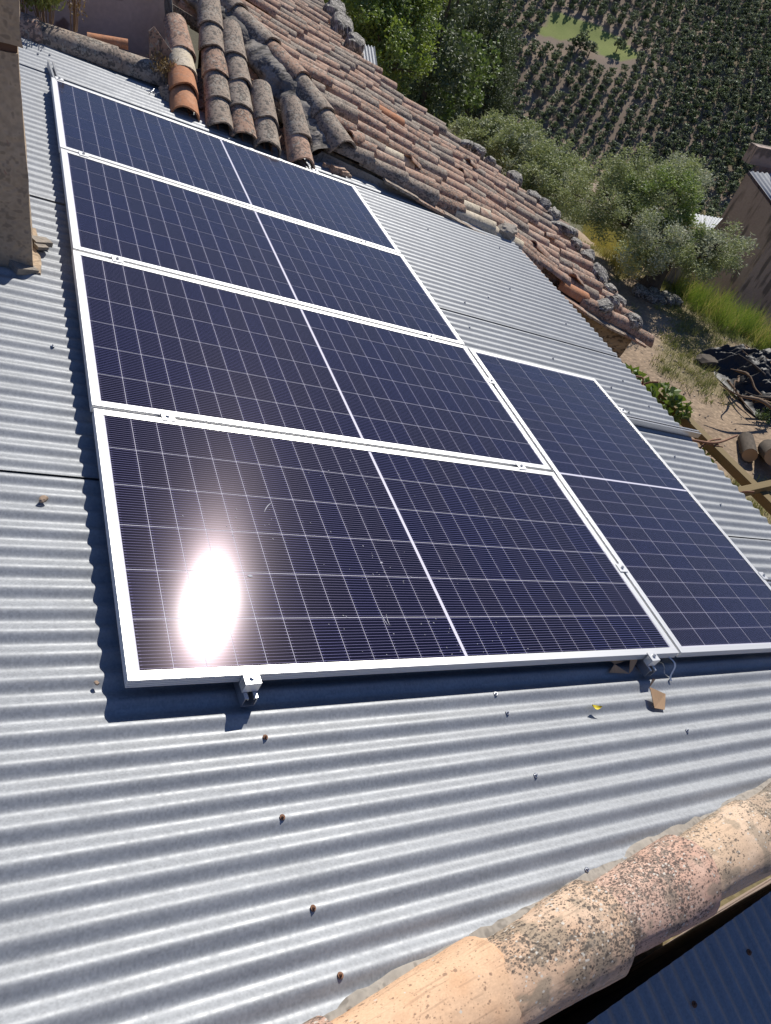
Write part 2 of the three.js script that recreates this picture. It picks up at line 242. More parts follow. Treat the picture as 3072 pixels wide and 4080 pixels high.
// ------------------------------------------------------------------ foliage builders
function leafCloud(blobs, n, len, wid, o = {}) {       // blobs: [x,y,z,rx,ry,rz]; one small two-faced leaf per sample, kept near the blob's shell and in clumps
  const P = new Float32Array(n * 18), vol = blobs.map(b => b[3] * b[4] * b[5]), tot = vol.reduce((a, b) => a + b, 0); let k = 0;
  const clumps = blobs.map((b, i) => { const m = Math.max(6, Math.round((o.clumps ?? 60) * vol[i] / tot)), L = []; for (let j = 0; j < m; j++) { const a = rr(0, Math.PI * 2), y = rr(-1, 1), q = Math.sqrt(1 - y * y), s = Math.cbrt(rr(0.25, 1)); L.push([b[0] + b[3] * q * Math.cos(a) * s, b[1] + b[4] * y * s, b[2] + b[5] * q * Math.sin(a) * s]); } return L; });
  const cr = o.cr ?? 0.3;
  for (let i = 0; i < n; i++) {
    let t = rnd() * tot, bi = 0; while (bi < vol.length - 1 && t > vol[bi]) { t -= vol[bi]; bi++; }
    const c = clumps[bi][Math.floor(rnd() * clumps[bi].length)];
    const g = () => (rnd() + rnd() + rnd() - 1.5) / 1.5, x = c[0] + g() * cr, y = c[1] + g() * cr * (o.flat ?? 0.8), z = c[2] + g() * cr;
    const d = V3(g(), g() * 0.7 + (o.droop ?? 0.1), g()).normalize(), e = V3(g(), g(), g()).cross(d).normalize(), L = len * rr(0.7, 1.3), W = wid * rr(0.7, 1.3) * 0.5, b2 = V3().crossVectors(d, e).multiplyScalar(L * 0.14);
    const a0 = V3(x, y, z), a1 = a0.clone().addScaledVector(d, L * 0.5).addScaledVector(e, W).add(b2), a2 = a0.clone().addScaledVector(d, L * 0.5).addScaledVector(e, -W).add(b2), a3 = a0.clone().addScaledVector(d, L);
    for (const q of [a0, a1, a2, a1, a3, a2]) { P[k++] = q.x; P[k++] = q.y; P[k++] = q.z; }
  }
  const geo = new THREE.BufferGeometry(); geo.setAttribute('position', new THREE.BufferAttribute(P, 3)); geo.setAttribute('uv', new THREE.BufferAttribute(new Float32Array(n * 12), 2)); geo.computeVertexNormals();
  if (o.round) { const N = geo.attributes.normal, Q = geo.attributes.position; let cx = 0, cy = 0, cz = 0; for (const b of blobs) { cx += b[0] / blobs.length; cy += b[1] / blobs.length; cz += b[2] / blobs.length; } for (let i = 0; i < N.count; i++) { const v = V3(Q.getX(i) - cx, Q.getY(i) - cy, Q.getZ(i) - cz).normalize(), f = V3(N.getX(i), N.getY(i), N.getZ(i)); if (f.dot(v) < 0) f.negate(); f.lerp(v, o.round).normalize(); N.setXYZ(i, f.x, f.y, f.z); } }
  return geo;
}
const oliveLeaf = leafOf(0.34, 0.385, 0.165, 0.45), oliveSilver = leafOf(0.42, 0.45, 0.30, 0.38), oliveGreen = leafOf(0.26, 0.35, 0.09, 0.5);
const brightLeaf = leafOf(0.25, 0.34, 0.05, 0.5), pineLeaf = leafOf(0.11, 0.145, 0.055, 0.35), darkLeaf = leafOf(0.16, 0.23, 0.055, 0.45);
const hillLeaf = [leafOf(0.27, 0.34, 0.19, 0.35), leafOf(0.32, 0.385, 0.235, 0.35), leafOf(0.235, 0.31, 0.15, 0.35)];

// ------------------------------------------------------------------ metal-roofed house: sheets, walls
const PITCH = 0.0765, NMID = -0.094, AMP = 0.0078;
const LINE = (u) => -0.87 + 0.13 * (u - 0.97);          // axis of the tiled parapet in the roof plane
const eaveU = (v) => Math.min(4.27 + 0.012 * Math.sin(v * 2.1), interp([[4.95, 9], [5.0, 4.3], [5.12, 3.4], [5.28, 2.4], [5.34, 2.25], [5.8, 2.05]], v));
const house = thing('metal_roofed_house', 'low house with a corrugated galvanised roof carrying the solar panels', 'house', [1.5, -4, -2.5]);
const screwGeo = (() => { const a = cyl(0.0055, 0.0055, 0.006, 6); a.translate(0, 0.008, 0); const b = cyl(0.0105, 0.012, 0.003, 14); b.translate(0, 0.002, 0); const c = cyl(0.003, 0.003, 0.004, 8); c.translate(0, 0.012, 0); return merge([a, b, c]); })();
const washer = (() => { const b = cyl(0.012, 0.013, 0.0022, 14); b.translate(0, 0.001, 0); return b; })();
const waveN = (v) => NMID + AMP * Math.cos(2 * Math.PI * v / PITCH);
const sheetEdges = [-1.35, 0.855, 2.95, 4.95, 5.78];
const liftAt = { 0.855: 0.008, 2.95: 0.009, 4.95: 0.005 };
const sheetN = (u, v) => waveN(v) + 0.0012 * (fbm(u * 0.7 + 5, v * 1.6, 2) - 0.5) * 2;
sheetEdges.slice(0, -1).forEach((v0, k) => {
  const v1 = sheetEdges[k + 1] + 0.075, step = PITCH / 14, nv = Math.round((v1 - v0) / step), nu = 30, lift = liftAt[v0] ?? 0.003;
  const g = gridGeo(nu, nv, (a, b) => {
    const v = v0 + (v1 - v0) * b; let uMax = eaveU(v) + 0.012 * Math.sin(k * 7.3) ; if (v < 1.2) { uMax = Math.min(uMax, 0.97 + (v + 0.79) / 0.13); }
    const u = lerp(-3.2, Math.max(uMax, -3.19), Math.pow(a, 0.9)), near = Math.exp(-(v - v0) / 0.05), far = sstep(v1 - 0.1, v1, v);
    const n = sheetN(u, v) + lift * near + 0.0012 - 0.002 * far, p = RO(u, v, n); return [p.x, p.y, p.z, u, v];
  });
  const s = wpart(house, 'corrugated_sheet', g, galv); s.userData.label = k === 0 ? 'nearest corrugated sheet beside the tiled parapet' : undefined; if (!s.userData.label) delete s.userData.label;
  // hex-head screws with washers
  const list = [];
  [[0.379, -0.17], [0.371, -0.407], [0.392, -0.633], [0.417, -0.757], [0.416, -0.815], [1.268, -0.092], [1.279, -0.171], [1.27, -0.407], [2.136, -0.325], [1.29, -0.683], [2.157, -0.577], [3.05, -0.3], [3.1, 3.35], [3.9, 3.3], [3.3, 2.6], [4.0, 2.55], [3.75, 2.35], [4.05, 2.2], [3.8, 1.6], [3.85, 1.15], [3.9, 0.7], [3.95, 0.3], [3.7, 2.1], [2.75, 3.1], [2.6, 2.75], [3.5, 3.7], [3.0, 4.4], [3.9, 4.6], [-0.1, 1.6], [-0.05, 5.3], [0.03, 5.36]].forEach(q => { if (q[1] >= v0 && q[1] < sheetEdges[k + 1]) list.push(q); });
  for (const [u, v] of list) {
    const vc = Math.round(v / PITCH) * PITCH, m = part(s, 'screw', screwGeo, (u < 0.5 || u > 3) && v < 0 ? rustM : steel);
    m.position.copy(RO(u, vc, sheetN(u, vc) + 0.003 + lift * Math.exp(-(vc - v0) / 0.05))); m.scale.setScalar(0.68); m.rotation.z = -TH + rr(-0.12, 0.12); m.rotation.x = rr(-0.12, 0.12);
  }
});
{ // walls under the sheets
  const wl = (x0, x1, z0, z1, yT0, yT1, nm = 'wall') => { // wall run from (x0,z0) to (x1,z1), 0.3 thick, sloping top
    const d = V3(x1 - x0, 0, z1 - z0), L = d.length(); d.normalize(); const s = V3(-d.z, 0, d.x).multiplyScalar(0.15);
    const g = gridGeo(Math.ceil(L / 0.3), 12, (a, b) => { const x = lerp(x0, x1, a), z = lerp(z0, z1, a), y = lerp(-4.2, lerp(yT0, yT1, a), b), q = (fbm(a * L * 4, y * 4, 3) - 0.5) * 0.05; return [x + s.x + q, y, z + s.z + q, a * L, y]; });
    const g2 = gridGeo(4, 4, (a, b) => { const x = lerp(x0, x1, a), z = lerp(z0, z1, a), y = lerp(-4.2, lerp(yT0, yT1, a), b); return [x - s.x, y, z - s.z, a * L, y]; });
    const g3 = gridGeo(2, 1, (a, b) => { const x = lerp(x0, x1, a), z = lerp(z0, z1, a), y = lerp(yT0, yT1, a); return [x + s.x * (1 - 2 * b), y, z + s.z * (1 - 2 * b), a * L, b]; });
    wpart(house, nm, merge([g, g2, g3]), housePlaster);
  };
  wl(4.0, 4.15, 0.55, -5.3, -0.93, -0.97); wl(-3.0, 4.0, 1.08, 0.25, 0.42, -0.95); wl(-3.0, -3.0, 1.25, -5.9, 0.45, 0.45);
}

// ------------------------------------------------------------------ barrel tiles
function tileGeo(L, r0, r1, th = 0.014, seg = 10, uo = 0, nl = 2, chip = 0, wob = 0) { // axis +x downhill, r0 at x=0 (upper), r1 at x=L
  const A0 = -0.10, A1 = Math.PI + 0.10, ring = (a, b, off) => { const t = lerp(A0, A1, a), r = lerp(r0, r1, b) + off + wob * (fbm(b * L * 9 + uo * 5, t * 2.2 + uo, 3) - 0.5) * 2, x = L * b + (b > 0.99 ? chip * 0.014 * (Math.sin(t * 3.1 + uo * 9) + (fbm(t * 7 + uo * 4, 2, 3) - 0.5) * 1.6) : 0); return [x, Math.sin(t) * r * 0.92, Math.cos(t) * r, wob ? x / L / 1.75 + 0.01 : x + uo, wob ? a / 1.7 : a * r1 * 3 + uo * 0.7]; };
  const outer = gridGeo(seg, nl, (a, b) => ring(a, b, 0)), inner = gridGeo(seg, 1, (a, b) => ring(a, b, -th));
  const end = (b) => gridGeo(seg, 1, (a, k) => ring(a, b, -th * k)), edge = (a) => gridGeo(1, 1, (k, b) => ring(a, b, -th * k));
  return merge([outer, inner, end(0), end(1), edge(0), edge(1)]);
}
const basis = (x, y) => { const z = V3().crossVectors(x, y).normalize(), yy = V3().crossVectors(z, x).normalize(); return new THREE.Quaternion().setFromRotationMatrix(new THREE.Matrix4().makeBasis(x.clone().normalize(), yy, z)); };
const euler = (x, y, z) => new THREE.Quaternion().setFromEuler(new THREE.Euler(x, y, z));

// ------------------------------------------------------------------ tiled parapet at lower right
{
  const p0 = RO(0.97, LINE(0.97), -0.12), g = thing('parapet_wall', 'mortared parapet wall capped with a row of lichen-spotted half-round clay tiles', 'parapet wall', [p0.x, p0.y, p0.z]);
  const dir = RO(1, 0.13, 0).normalize(), up = RO(0, 0, 1).normalize();
  const geos = [tileGeo(0.55, 0.1, 0.132, 0.016, 30, 0.3, 18, 0.5, 0.005), tileGeo(0.55, 0.1, 0.132, 0.016, 30, 1.7, 18, 0.8, 0.005), tileGeo(0.55, 0.099, 0.13, 0.016, 30, 2.9, 18, 1, 0.005)];
  const mats = [3, 2, 0, 1, 2, 3, 4, 1, 2, 4];
  for (let i = 0; i < 10; i++) {
    const u1 = 0.805 + (i - 2) * 0.45 + (i === 2 ? 0 : rr(-0.015, 0.015)), u0 = u1 - 0.55 / 1.008;
    const m = part(g, 'ridge_tile', geos[i % 3], capClay[mats[i]]); m.quaternion.copy(euler(0, rr(-0.012, 0.012), 0)).premultiply(basis(dir.clone().addScaledVector(up, -0.03).normalize(), up)).multiply(euler(rr(-0.06, 0.06), 0, 0));
    m.position.copy(RO(u0, LINE(u0), -0.1 + (i === 2 ? 0.004 : 0))).sub(g.position);
  }
  const bed = gridGeo(160, 10, (a, b) => { const u = lerp(-1.2, 4.0, a), w = lerp(-0.1, 0.15, b), edge = 0.022 * (fbm(u * 9, 3, 3) - 0.5) * (b > 0.8 ? 1.6 : 0.6), hh = b < 0.05 || b > 0.97 ? -0.13 : -0.087 + 0.02 * (fbm(u * 14, b * 6, 4) - 0.5) + 0.012 * Math.sin(b * 3.1); const p = RO(u, LINE(u) + w + edge, hh); return [p.x, p.y, p.z, u, w]; });
  const mb = part(g, 'mortar_bed', bed, conc); mb.position.copy(g.position).negate();
  const wf = gridGeo(60, 10, (a, b) => { const u = lerp(-1.2, 4.0, a), q = RO(u, LINE(u) - 0.02, -0.115), y = lerp(-4.1, q.y, b); return [q.x, y, q.z + 0.02 * (fbm(u * 5, y * 5, 3) - 0.5), u, y]; });
  const ww = part(g, 'wall', wf, conc); ww.position.copy(g.position).negate();
}
{ // lower roof in the parapet's shade
  const q0 = RO(2.2, -1.1, -0.8), g = thing('lower_outbuilding', 'lower outbuilding with a dark shaded corrugated roof below the tiled parapet', 'outbuilding', [q0.x, -4, q0.z]);
  const slope = Math.tan(0.3);
  const geo = gridGeo(360, 8, (a, b) => { const u = lerp(0.2, 5.0, a), p = RO(u, LINE(u) - 0.215, -0.62), l = b * 2.2; return [p.x + 0.13 * l, p.y - l * slope + 0.009 * Math.cos(2 * Math.PI * u / PITCH), p.z + l, l, u]; });
  const s = wpart(g, 'corrugated_sheet', geo, galv);
  for (const [u, l] of [[2.02, 0.14], [2.45, 0.12], [2.45, 0.34], [2.05, 0.38], [2.9, 0.2]]) { const p = RO(u, LINE(u) - 0.215, -0.62); const m = part(s, 'screw', screwGeo, rustM); m.position.set(p.x + 0.13 * l, p.y - l * slope + 0.01, p.z + l); m.rotation.x = 0.24; }
  wpart(g, 'wall', gridGeo(20, 6, (a, b) => { const u = lerp(0.2, 5.0, a), p = RO(u, LINE(u) - 0.25, -0.66); return [p.x, lerp(-4.1, p.y, b), p.z, u, b * 3]; }), housePlaster);
  wpart(g, 'wall', merge([box(4.4, 2.2, 0.25, 2.6, -3.1, 3.0), box(0.25, 2.2, 2.2, 4.9, -3.1, 1.9), box(0.25, 2.4, 2.2, 0.3, -3.0, 2.0)]), housePlaster);
}

// ------------------------------------------------------------------ tiled house behind: hipped roof of barrel tiles
const AZ = THREE.MathUtils.degToRad(-9), TS = Math.tan(THREE.MathUtils.degToRad(18.9));
const DT = V3(Math.cos(AZ), 0, -Math.sin(AZ)), DW = V3(-Math.sin(AZ), 0, -Math.cos(AZ)), T0 = V3(2.16, -0.24, -5.3);
const SAG = [[-2, 0], [0, -0.016], [0.45, 0.02], [1.0, 0.04], [1.5, 0.068], [1.9, 0.09], [2.3, 0.01], [2.75, -0.08], [3.35, -0.095], [3.96, -0.02], [4.3, -0.01]];
function tileP(t, w, h = 0) { const s = interp(SAG, t) * Math.exp(-Math.max(0, w) / 1.3) + 0.05 * (fbm(t * 0.7 + 4, w * 0.7, 2) - 0.5) * 2; return V3(T0.x + DT.x * t + DW.x * w, T0.y - t * TS + s - 0.115 + h, T0.z + DT.z * t + DW.z * w); }
const tEnd = (w) => interp([[-0.3, 4.25], [0.1, 4.1], [0.8, 4.1], [1.3, 4.13], [1.9, 4.24], [2.6, 4.18], [3.1, 4.1], [3.3, 3.7], [3.65, 2.9], [3.9, 1.9], [4.3, 1.4], [5.1, 1.18], [7.6, 1.25]], w);
const hipT = (w) => Math.max(-0.85 * Math.max(w, -0.1), -2.2);
const tiled = thing('tiled_house', 'old stone house with a sagging roof of weathered clay barrel tiles', 'house', [3.5, -4, -7]);
{
  const G = [0, 1, 2, 3].map(i => tileGeo(0.47, 0.088, 0.109, 0.013, 10, i * 0.83, 2, [0.3, 1, 0.6, 0][i])), CH = [0, 1].map(i => tileGeo(0.5, 0.105, 0.098, 0.012, 8, i * 1.3));
  const brokenG = tileGeo(0.2, 0.085, 0.096, 0.013, 10, 0.4, 1, 1.6);
  const pickMat = (t, w) => { const r = rnd(); if (w < 0.2 && t > 1.1 && t < 1.75) return clay[5]; if (r < 0.02) return clay[5]; if (r < 0.032) return clay[6]; if (w > 1.9) return clay[[4, 0, 2, 4, 1][Math.floor(rnd() * 5)]]; return clay[Math.floor(rnd() * 5)]; };
  const down = (t, w) => tileP(t + 0.2, w).sub(tileP(t - 0.2, w)).normalize();
  const nrmAt = (t, w) => { const a = down(t, w), b = tileP(t, w + 0.2).sub(tileP(t, w - 0.2)).normalize(); return V3().crossVectors(b, a).normalize().multiplyScalar(V3().crossVectors(b, a).y > 0 ? 1 : -1); };
  let count = 0;
  for (let c = 0; c < 23; c++) {
    const w = 0.02 + c * 0.315 + rr(-0.015, 0.015), te = tEnd(w) + rr(-0.08, 0.1), ts = hipT(w) - 0.05, far = c > 12;
    const step = 0.335; let k = 0;
    for (let t = te - 0.45; t > ts - 0.2; t -= step * rr(0.92, 1.08), k++) {
      if (far && t < -0.9) break;
      const dir = down(t + 0.2, w), up = nrmAt(t + 0.2, w), wj = w + rr(-0.018, 0.018);
      const m = part(tiled, 'roof_tile', G[Math.floor(rnd() * 4)], pickMat(t, w));
      const loose = rnd() < 0.09;
      m.quaternion.copy(basis(dir, up)).multiply(euler(rr(-0.14, 0.14) + (loose ? rr(-0.5, 0.3) : 0), rr(-0.07, 0.07) + (loose ? rr(-0.22, 0.22) : 0), rr(-0.012, 0.02) + 0.028));
      m.position.copy(tileP(t, wj, rr(0, 0.03) + (loose ? 0.03 : 0))).sub(tiled.position); count++;
    }
    // channel course between this column and the next: laid hollow side up, overlapping
    const wc = w + 0.1575, tc = Math.min(tEnd(wc), te) - 0.06;
    const len = tc - Math.max(hipT(wc), far ? -0.9 : -9) + 0.1, nseg = Math.ceil(len / 0.34), gl = [];
    for (let i = 0; i < nseg; i++) { const t = tc - 0.34 * i - 0.42; const q = CH[i % 2].clone(); q.applyMatrix4(new THREE.Matrix4().compose(tileP(t, wc, 0.035), basis(down(t + 0.2, wc), nrmAt(t + 0.2, wc)).multiply(euler(Math.PI, 0, -0.03)), V3(1, 1, 1))); gl.push(q); }
    wpart(tiled, 'channel_course', merge(gl), clay[c % 3 === 0 ? 4 : 2]).userData.kind = 'stuff';
  }
  // slipped and broken covers standing out of the courses
  for (const [t, w, rx, ry, rz, h] of [[0.95, 0.62, -0.9, 0.5, 0.15, 0.09], [3.05, 0.28, -1.1, 0.35, 0.12, 0.1], [2.6, 0.6, -0.7, 0.3, 0.1, 0.08], [3.2, 1.5, -0.8, -0.3, 0.08, 0.08], [1.9, 1.6, -0.6, 0.4, 0.1, 0.07], [0.25, 0.25, -0.5, 0.7, 0.25, 0.08], [2.3, 2.5, -0.8, 0.35, 0.08, 0.07]]) {
    const m = part(tiled, 'roof_tile', rnd() < 0.5 ? G[1] : brokenG, clay[Math.floor(rnd() * 3)]); m.quaternion.copy(basis(down(t, w), nrmAt(t, w))).multiply(euler(rx, ry, rz)); m.position.copy(tileP(t, w, h)).sub(tiled.position);
  }
  // near hip face: five columns falling towards the metal roof
  const cols = [[0.99, -0.27, -5.28, 1.03, 0.06, -6.2, 4], [1.24, -0.31, -5.2, 1.34, 0.12, -6.32, 4], [1.425, -0.34, -5.15, 1.49, 0.0, -6.02, 3], [1.625, -0.37, -5.1, 1.67, -0.15, -5.64, 2], [1.9, -0.42, -5.0, 1.92, -0.2, -5.5, 2]].map(c => { const q = (i) => EYE.clone().lerp(V3(c[i], c[i + 1], c[i + 2]), 0.974), a = q(0), b = q(3); return [a.x, a.y, a.z, b.x, b.y, b.z, c[6]]; });
  const HG = [0, 1, 2].map(i => tileGeo(0.44, 0.096, 0.116, 0.015, 12, i * 1.1 + 0.2, 3, [0.4, 0.9, 0.2][i]));
  const hm = [[6, 6, 5, 0], [4, 4, 2, 4], [2, 4, 4, 4], [4, 4, 4, 4], [0, 4, 4, 4]];
  cols.forEach(([x0, y0, z0, x1, y1, z1, n], ci) => {
    const lo = V3(x0, y0 - 0.095, z0), hi = V3(x1, y1 - 0.095, z1), d = lo.clone().sub(hi), L = d.length(); d.normalize(); const up = V3().crossVectors(d, V3(1, -0.15, 0)).normalize(); if (up.y < 0) up.negate();
    const st = ci < 3 ? L / n : L / n; for (let i = 0; i < n + (ci > 0 && ci < 3 ? 1 : 0); i++) { const m = part(tiled, 'roof_tile', HG[(i + ci) % 3], clay[hm[ci][Math.min(i, 3)]]); m.quaternion.copy(basis(d, up)).multiply(euler(rr(-0.05, 0.05), rr(-0.05, 0.05), 0.03 + (ci === 0 && i === 1 ? 0.05 : 0))); m.position.copy(lo).addScaledVector(d, -0.44 - i * st).addScaledVector(up, 0.004 + 0.012 * i * 0).sub(tiled.position); }
    if (ci < 4) { const nx = cols[ci + 1], a = V3((x0 + nx[0]) / 2, Math.min(y0, nx[1]) - 0.075, (z0 + nx[2]) / 2 - 0.06), gl = []; for (let i = 0; i < Math.min(4, Math.floor(Math.min(L, 1.1) / 0.33)); i++) { const q = CH[i % 2].clone(); q.applyMatrix4(new THREE.Matrix4().compose(a.clone().addScaledVector(d, -0.44 - i * 0.33), basis(d, up).multiply(euler(Math.PI, 0, -0.03)), V3(1, 1, 1))); gl.push(q); } wpart(tiled, 'channel_course', merge(gl), clay[2]).userData.kind = 'stuff'; }
  });
  // mortared hip: lumpy mortar body with half-round hip tiles along it
  const hipPts = [[2.27, -0.37, -5.2], [2.16, -0.24, -5.5], [2.02, -0.1, -5.78], [1.84, 0.02, -6.1], [1.62, 0.14, -6.42], [1.4, 0.26, -6.75], [1.1, 0.42, -7.2], [0.6, 0.68, -7.9]];
  const hc = new THREE.CatmullRomCurve3(hipPts.map(p => V3(...p)));
  const mg = gridGeo(18, 70, (a, b) => { const p = hc.getPoint(b), tg = hc.getTangent(b), sd = V3().crossVectors(tg, V3(0, 1, 0)).normalize(), t = lerp(-0.35, Math.PI + 0.35, a), r = 0.195 + 0.08 * (fbm(a * 5 + 2, b * 16, 3) - 0.5) * 2 + 0.03 * (fbm(a * 16, b * 60, 2) - 0.5), left = Math.cos(t) < 0 ? 1.25 : 0.9; const q = p.addScaledVector(sd, Math.cos(t) * r * left).add(V3(0, Math.sin(t) * r * 0.62 - 0.1, 0)); return [q.x, q.y, q.z, a * 0.6, b * 3.4]; });
  wpart(tiled, 'hip_mortar', mg, mortar);
  const hipG = [0, 1].map(i => tileGeo(0.5, 0.125, 0.148, 0.018, 14, i * 2.2 + 0.7, 3, 0.7));
  for (let i = 0; i < 6; i++) { const b = 0.015 + i * 0.155, p = hc.getPoint(b), q = hc.getPoint(Math.min(1, b + 0.155)); const d = p.clone().sub(q).normalize(), m = part(tiled, 'hip_tile', hipG[i % 2], clay[i === 0 ? 4 : [4, 4, 2][i % 3]]); m.quaternion.copy(basis(d, V3(0, 1, 0))).multiply(euler(rr(-0.1, 0.1), 0, 0.02)); m.position.copy(p).addScaledVector(d, -0.47).add(V3(0.05, -0.06, -0.02)).sub(tiled.position); }
  // walls
  const V = []; const wallStrip = (P, name, mat, nz = 10) => { const g = gridGeo(P.length * 6 - 6, nz, (a, b) => { const k = Math.min(P.length - 2, Math.floor(a * (P.length - 1))), f = a * (P.length - 1) - k, p = P[k].clone().lerp(P[k + 1], f), y = lerp(-4.3, p.y, b), q = 0.05 * (fbm(p.x * 5 + p.z * 4, y * 6, 4) - 0.5) * 2; return [p.x + q, y, p.z + q, (p.x - p.z) * 0.7, y]; }); return wpart(tiled, name, g, mat); };
  const va = []; for (let t = 0.0; t <= 3.97; t += 0.264) va.push(tileP(t, -0.02, -0.01)); wallStrip(va, 'wall', rubbleM, 40);
  const vb = []; for (let w = -0.02; w <= 3.3; w += 0.3) vb.push(tileP(Math.min(3.96, tEnd(w) - 0.35), w, -0.02)); wallStrip(vb, 'wall', rubbleM);
  const vc = []; for (let t = -1; t <= 3.3; t += 0.4) vc.push(tileP(t, 3.3, -0.02)); wallStrip(vc, 'wall', rubbleM);
  const vd = cols.map(c => V3(c[0], c[1] - 0.13, c[2] - 0.16)); vd.unshift(V3(0.75, -0.36, -5.3)); vd.push(V3(2.1, -0.42, -5.2)); vd.push(tileP(0.1, -0.02, -0.05)); wallStrip(vd, 'wall', mortar);
  // plaster verge band and thin verge slabs under the near tile edge
  const band = gridGeo(60, 4, (a, b) => { const t = lerp(-0.02, 2.2, a), p = tileP(t, -0.05, -0.02 - 0.34 * b), q = 0.02 * (fbm(t * 7, b * 4, 3) - 0.5); return [p.x + q, p.y, p.z + 0.05 + 0.03 * b + q, t, b * 0.3]; });
  wpart(tiled, 'plaster_band', band, conc);
  for (let i = 0; i < 11; i++) { const t = 0.75 + i * 0.315, m = part(tiled, 'verge_slab', roughBox(0.36, 0.022, 0.2, 0.05, 0.008, 9, i * 3), clay[[4, 2, 4][i % 3]]); m.quaternion.copy(basis(down(t, 0), nrmAt(t, 0))).multiply(euler(rr(-0.06, 0.06), rr(-0.06, 0.06), 0)); m.position.copy(tileP(t, -0.1, 0.002)).sub(tiled.position); }
}
// ------------------------------------------------------------------ stones holding down the eave and verge tiles
{
  const list = [[2.6, 3.45, 0.12], [2.78, 3.5, 0.13], [2.97, 3.35, 0.1], [3.4, 3.32, 0.14], [3.67, 3.1, 0.11], [3.8, 2.95, 0.14], [3.85, 2.68, 0.14], [3.86, 2.28, 0.16], [3.92, 1.92, 0.13], [3.96, 1.6, 0.11], [4.06, 1.74, 0.12], [3.92, 1.12, 0.14], [3.93, 0.78, 0.11], [3.94, 0.5, 0.12], [3.42, 0.0, 0.12], [3.66, 0.24, 0.12], [3.88, 0.0, 0.12]];
  const words = ['pale pitted stone highest on the far edge of the tiled roof', 'upright pitted stone beside the highest one on the tile edge', 'small dark round stone on the far tile edge', 'long flat grey stone with dry grass beside it on the tile edge', 'small block between two larger stones on the tile eave', 'grey angular stone leaning on its neighbour at the eave', 'dark wedge of stone below the leaning grey one', 'large rough lichen stone at the middle of the eave', 'pale wide stone with dark base on the eave', 'flat mossy stone next to the tall dry stem', 'rounded dark stone behind the dry stem', 'big dark flat-topped block on the eave tiles', 'round grey cobble on the lower eave', 'flat grey slab below the round cobble', 'black pitted rock nearest the metal roof', 'black pitted rock next to the lower eave', 'split grey rock at the last eave tile'];
  list.forEach(([t, w, r], i) => { const p = tileP(t, w, 0.125); const m = solo('stone', words[i], 'stone', rock(r * rr(0.7, 0.95), [rr(0.9, 1.5), rr(0.6, 0.95), rr(0.75, 1.2)], i * 2.3, 3, i > 13 ? 0.5 : 0.35), stoneM, [p.x, p.y, p.z], 'stones weighing down the tile eave'); m.rotation.set(rr(-0.3, 0.3), rr(0, 6), rr(-0.3, 0.3) - 0.2); });
  for (const [t, w, r, s, l] of [[0.98, 6.2, 0.17, 1.7, 'pale weathered boulder at the top of the tiled roof edge'], [1.0, 5.5, 0.17, 1.6, 'grey jagged boulder below the pale one at the roof edge'], [1.08, 4.75, 0.14, 1.3, 'small grey rock by the corrugated scrap behind the tiles']]) { const p = tileP(t, w, 0.16); const m = solo('stone', l, 'stone', rock(r, [1.1, 1, s], t * 31, 3, 0.5), stoneM, [p.x, p.y, p.z], 'stones weighing down the tile eave'); m.rotation.set(0.2, -0.3, -0.2); }
  const p = RO(4.2, 5.02, -0.05); const m = solo('mortar_lump', 'pale lump of broken mortar at the far corner of the metal roof', 'mortar', rock(0.12, [1.4, 0.7, 1.0], 77, 3, 0.6), conc, [p.x, p.y, p.z]); m.rotation.y = 0.5;
}

// ------------------------------------------------------------------ plastered building behind the metal roof, with its capped edge
{
  const g = thing('plastered_building', 'shaded building with peeling pink plaster behind the upper edge of the metal roof', 'building', [0, -4, -6.6]);
  const w = gridGeo(40, 60, (a, b) => { const x = lerp(-2.6, 0.98, a), y = lerp(-4.2, 0.36 - 0.06 * x, b); return [x, y, -6.42 - 0.05 * a + 0.02 * (fbm(x * 3, y * 3, 3) - 0.5), x * 0.55, y * 0.55]; });
  wpart(g, 'wall', w, pinkPlaster);
  wpart(g, 'wall', gridGeo(6, 20, (a, b) => [0.98 + 0.03 * a, lerp(-4.2, 0.3, b), lerp(-6.47, -8.6, a), a * 2, b * 3]), pinkPlaster);
  wpart(g, 'wall', merge([box(3.58, 4.5, 0.2, -0.81, -1.95, -8.6), box(0.2, 4.5, 2.2, -2.6, -1.95, -7.5)]), pinkPlaster);
  wpart(g, 'roof', box(3.4, 0.08, 2.1, -0.85, 0.2, -7.5), conc);
  const dn = wpart(g, 'plaster_seam', tube([[0.95, 0.35, -6.36], [0.97, 0.2, -6.34], [0.99, -0.02, -6.3], [1.0, -0.2, -6.2]], 0.035, 7, 20), mortar); dn.userData.label = 'ragged grey strip of mortar at the wall corner';
}
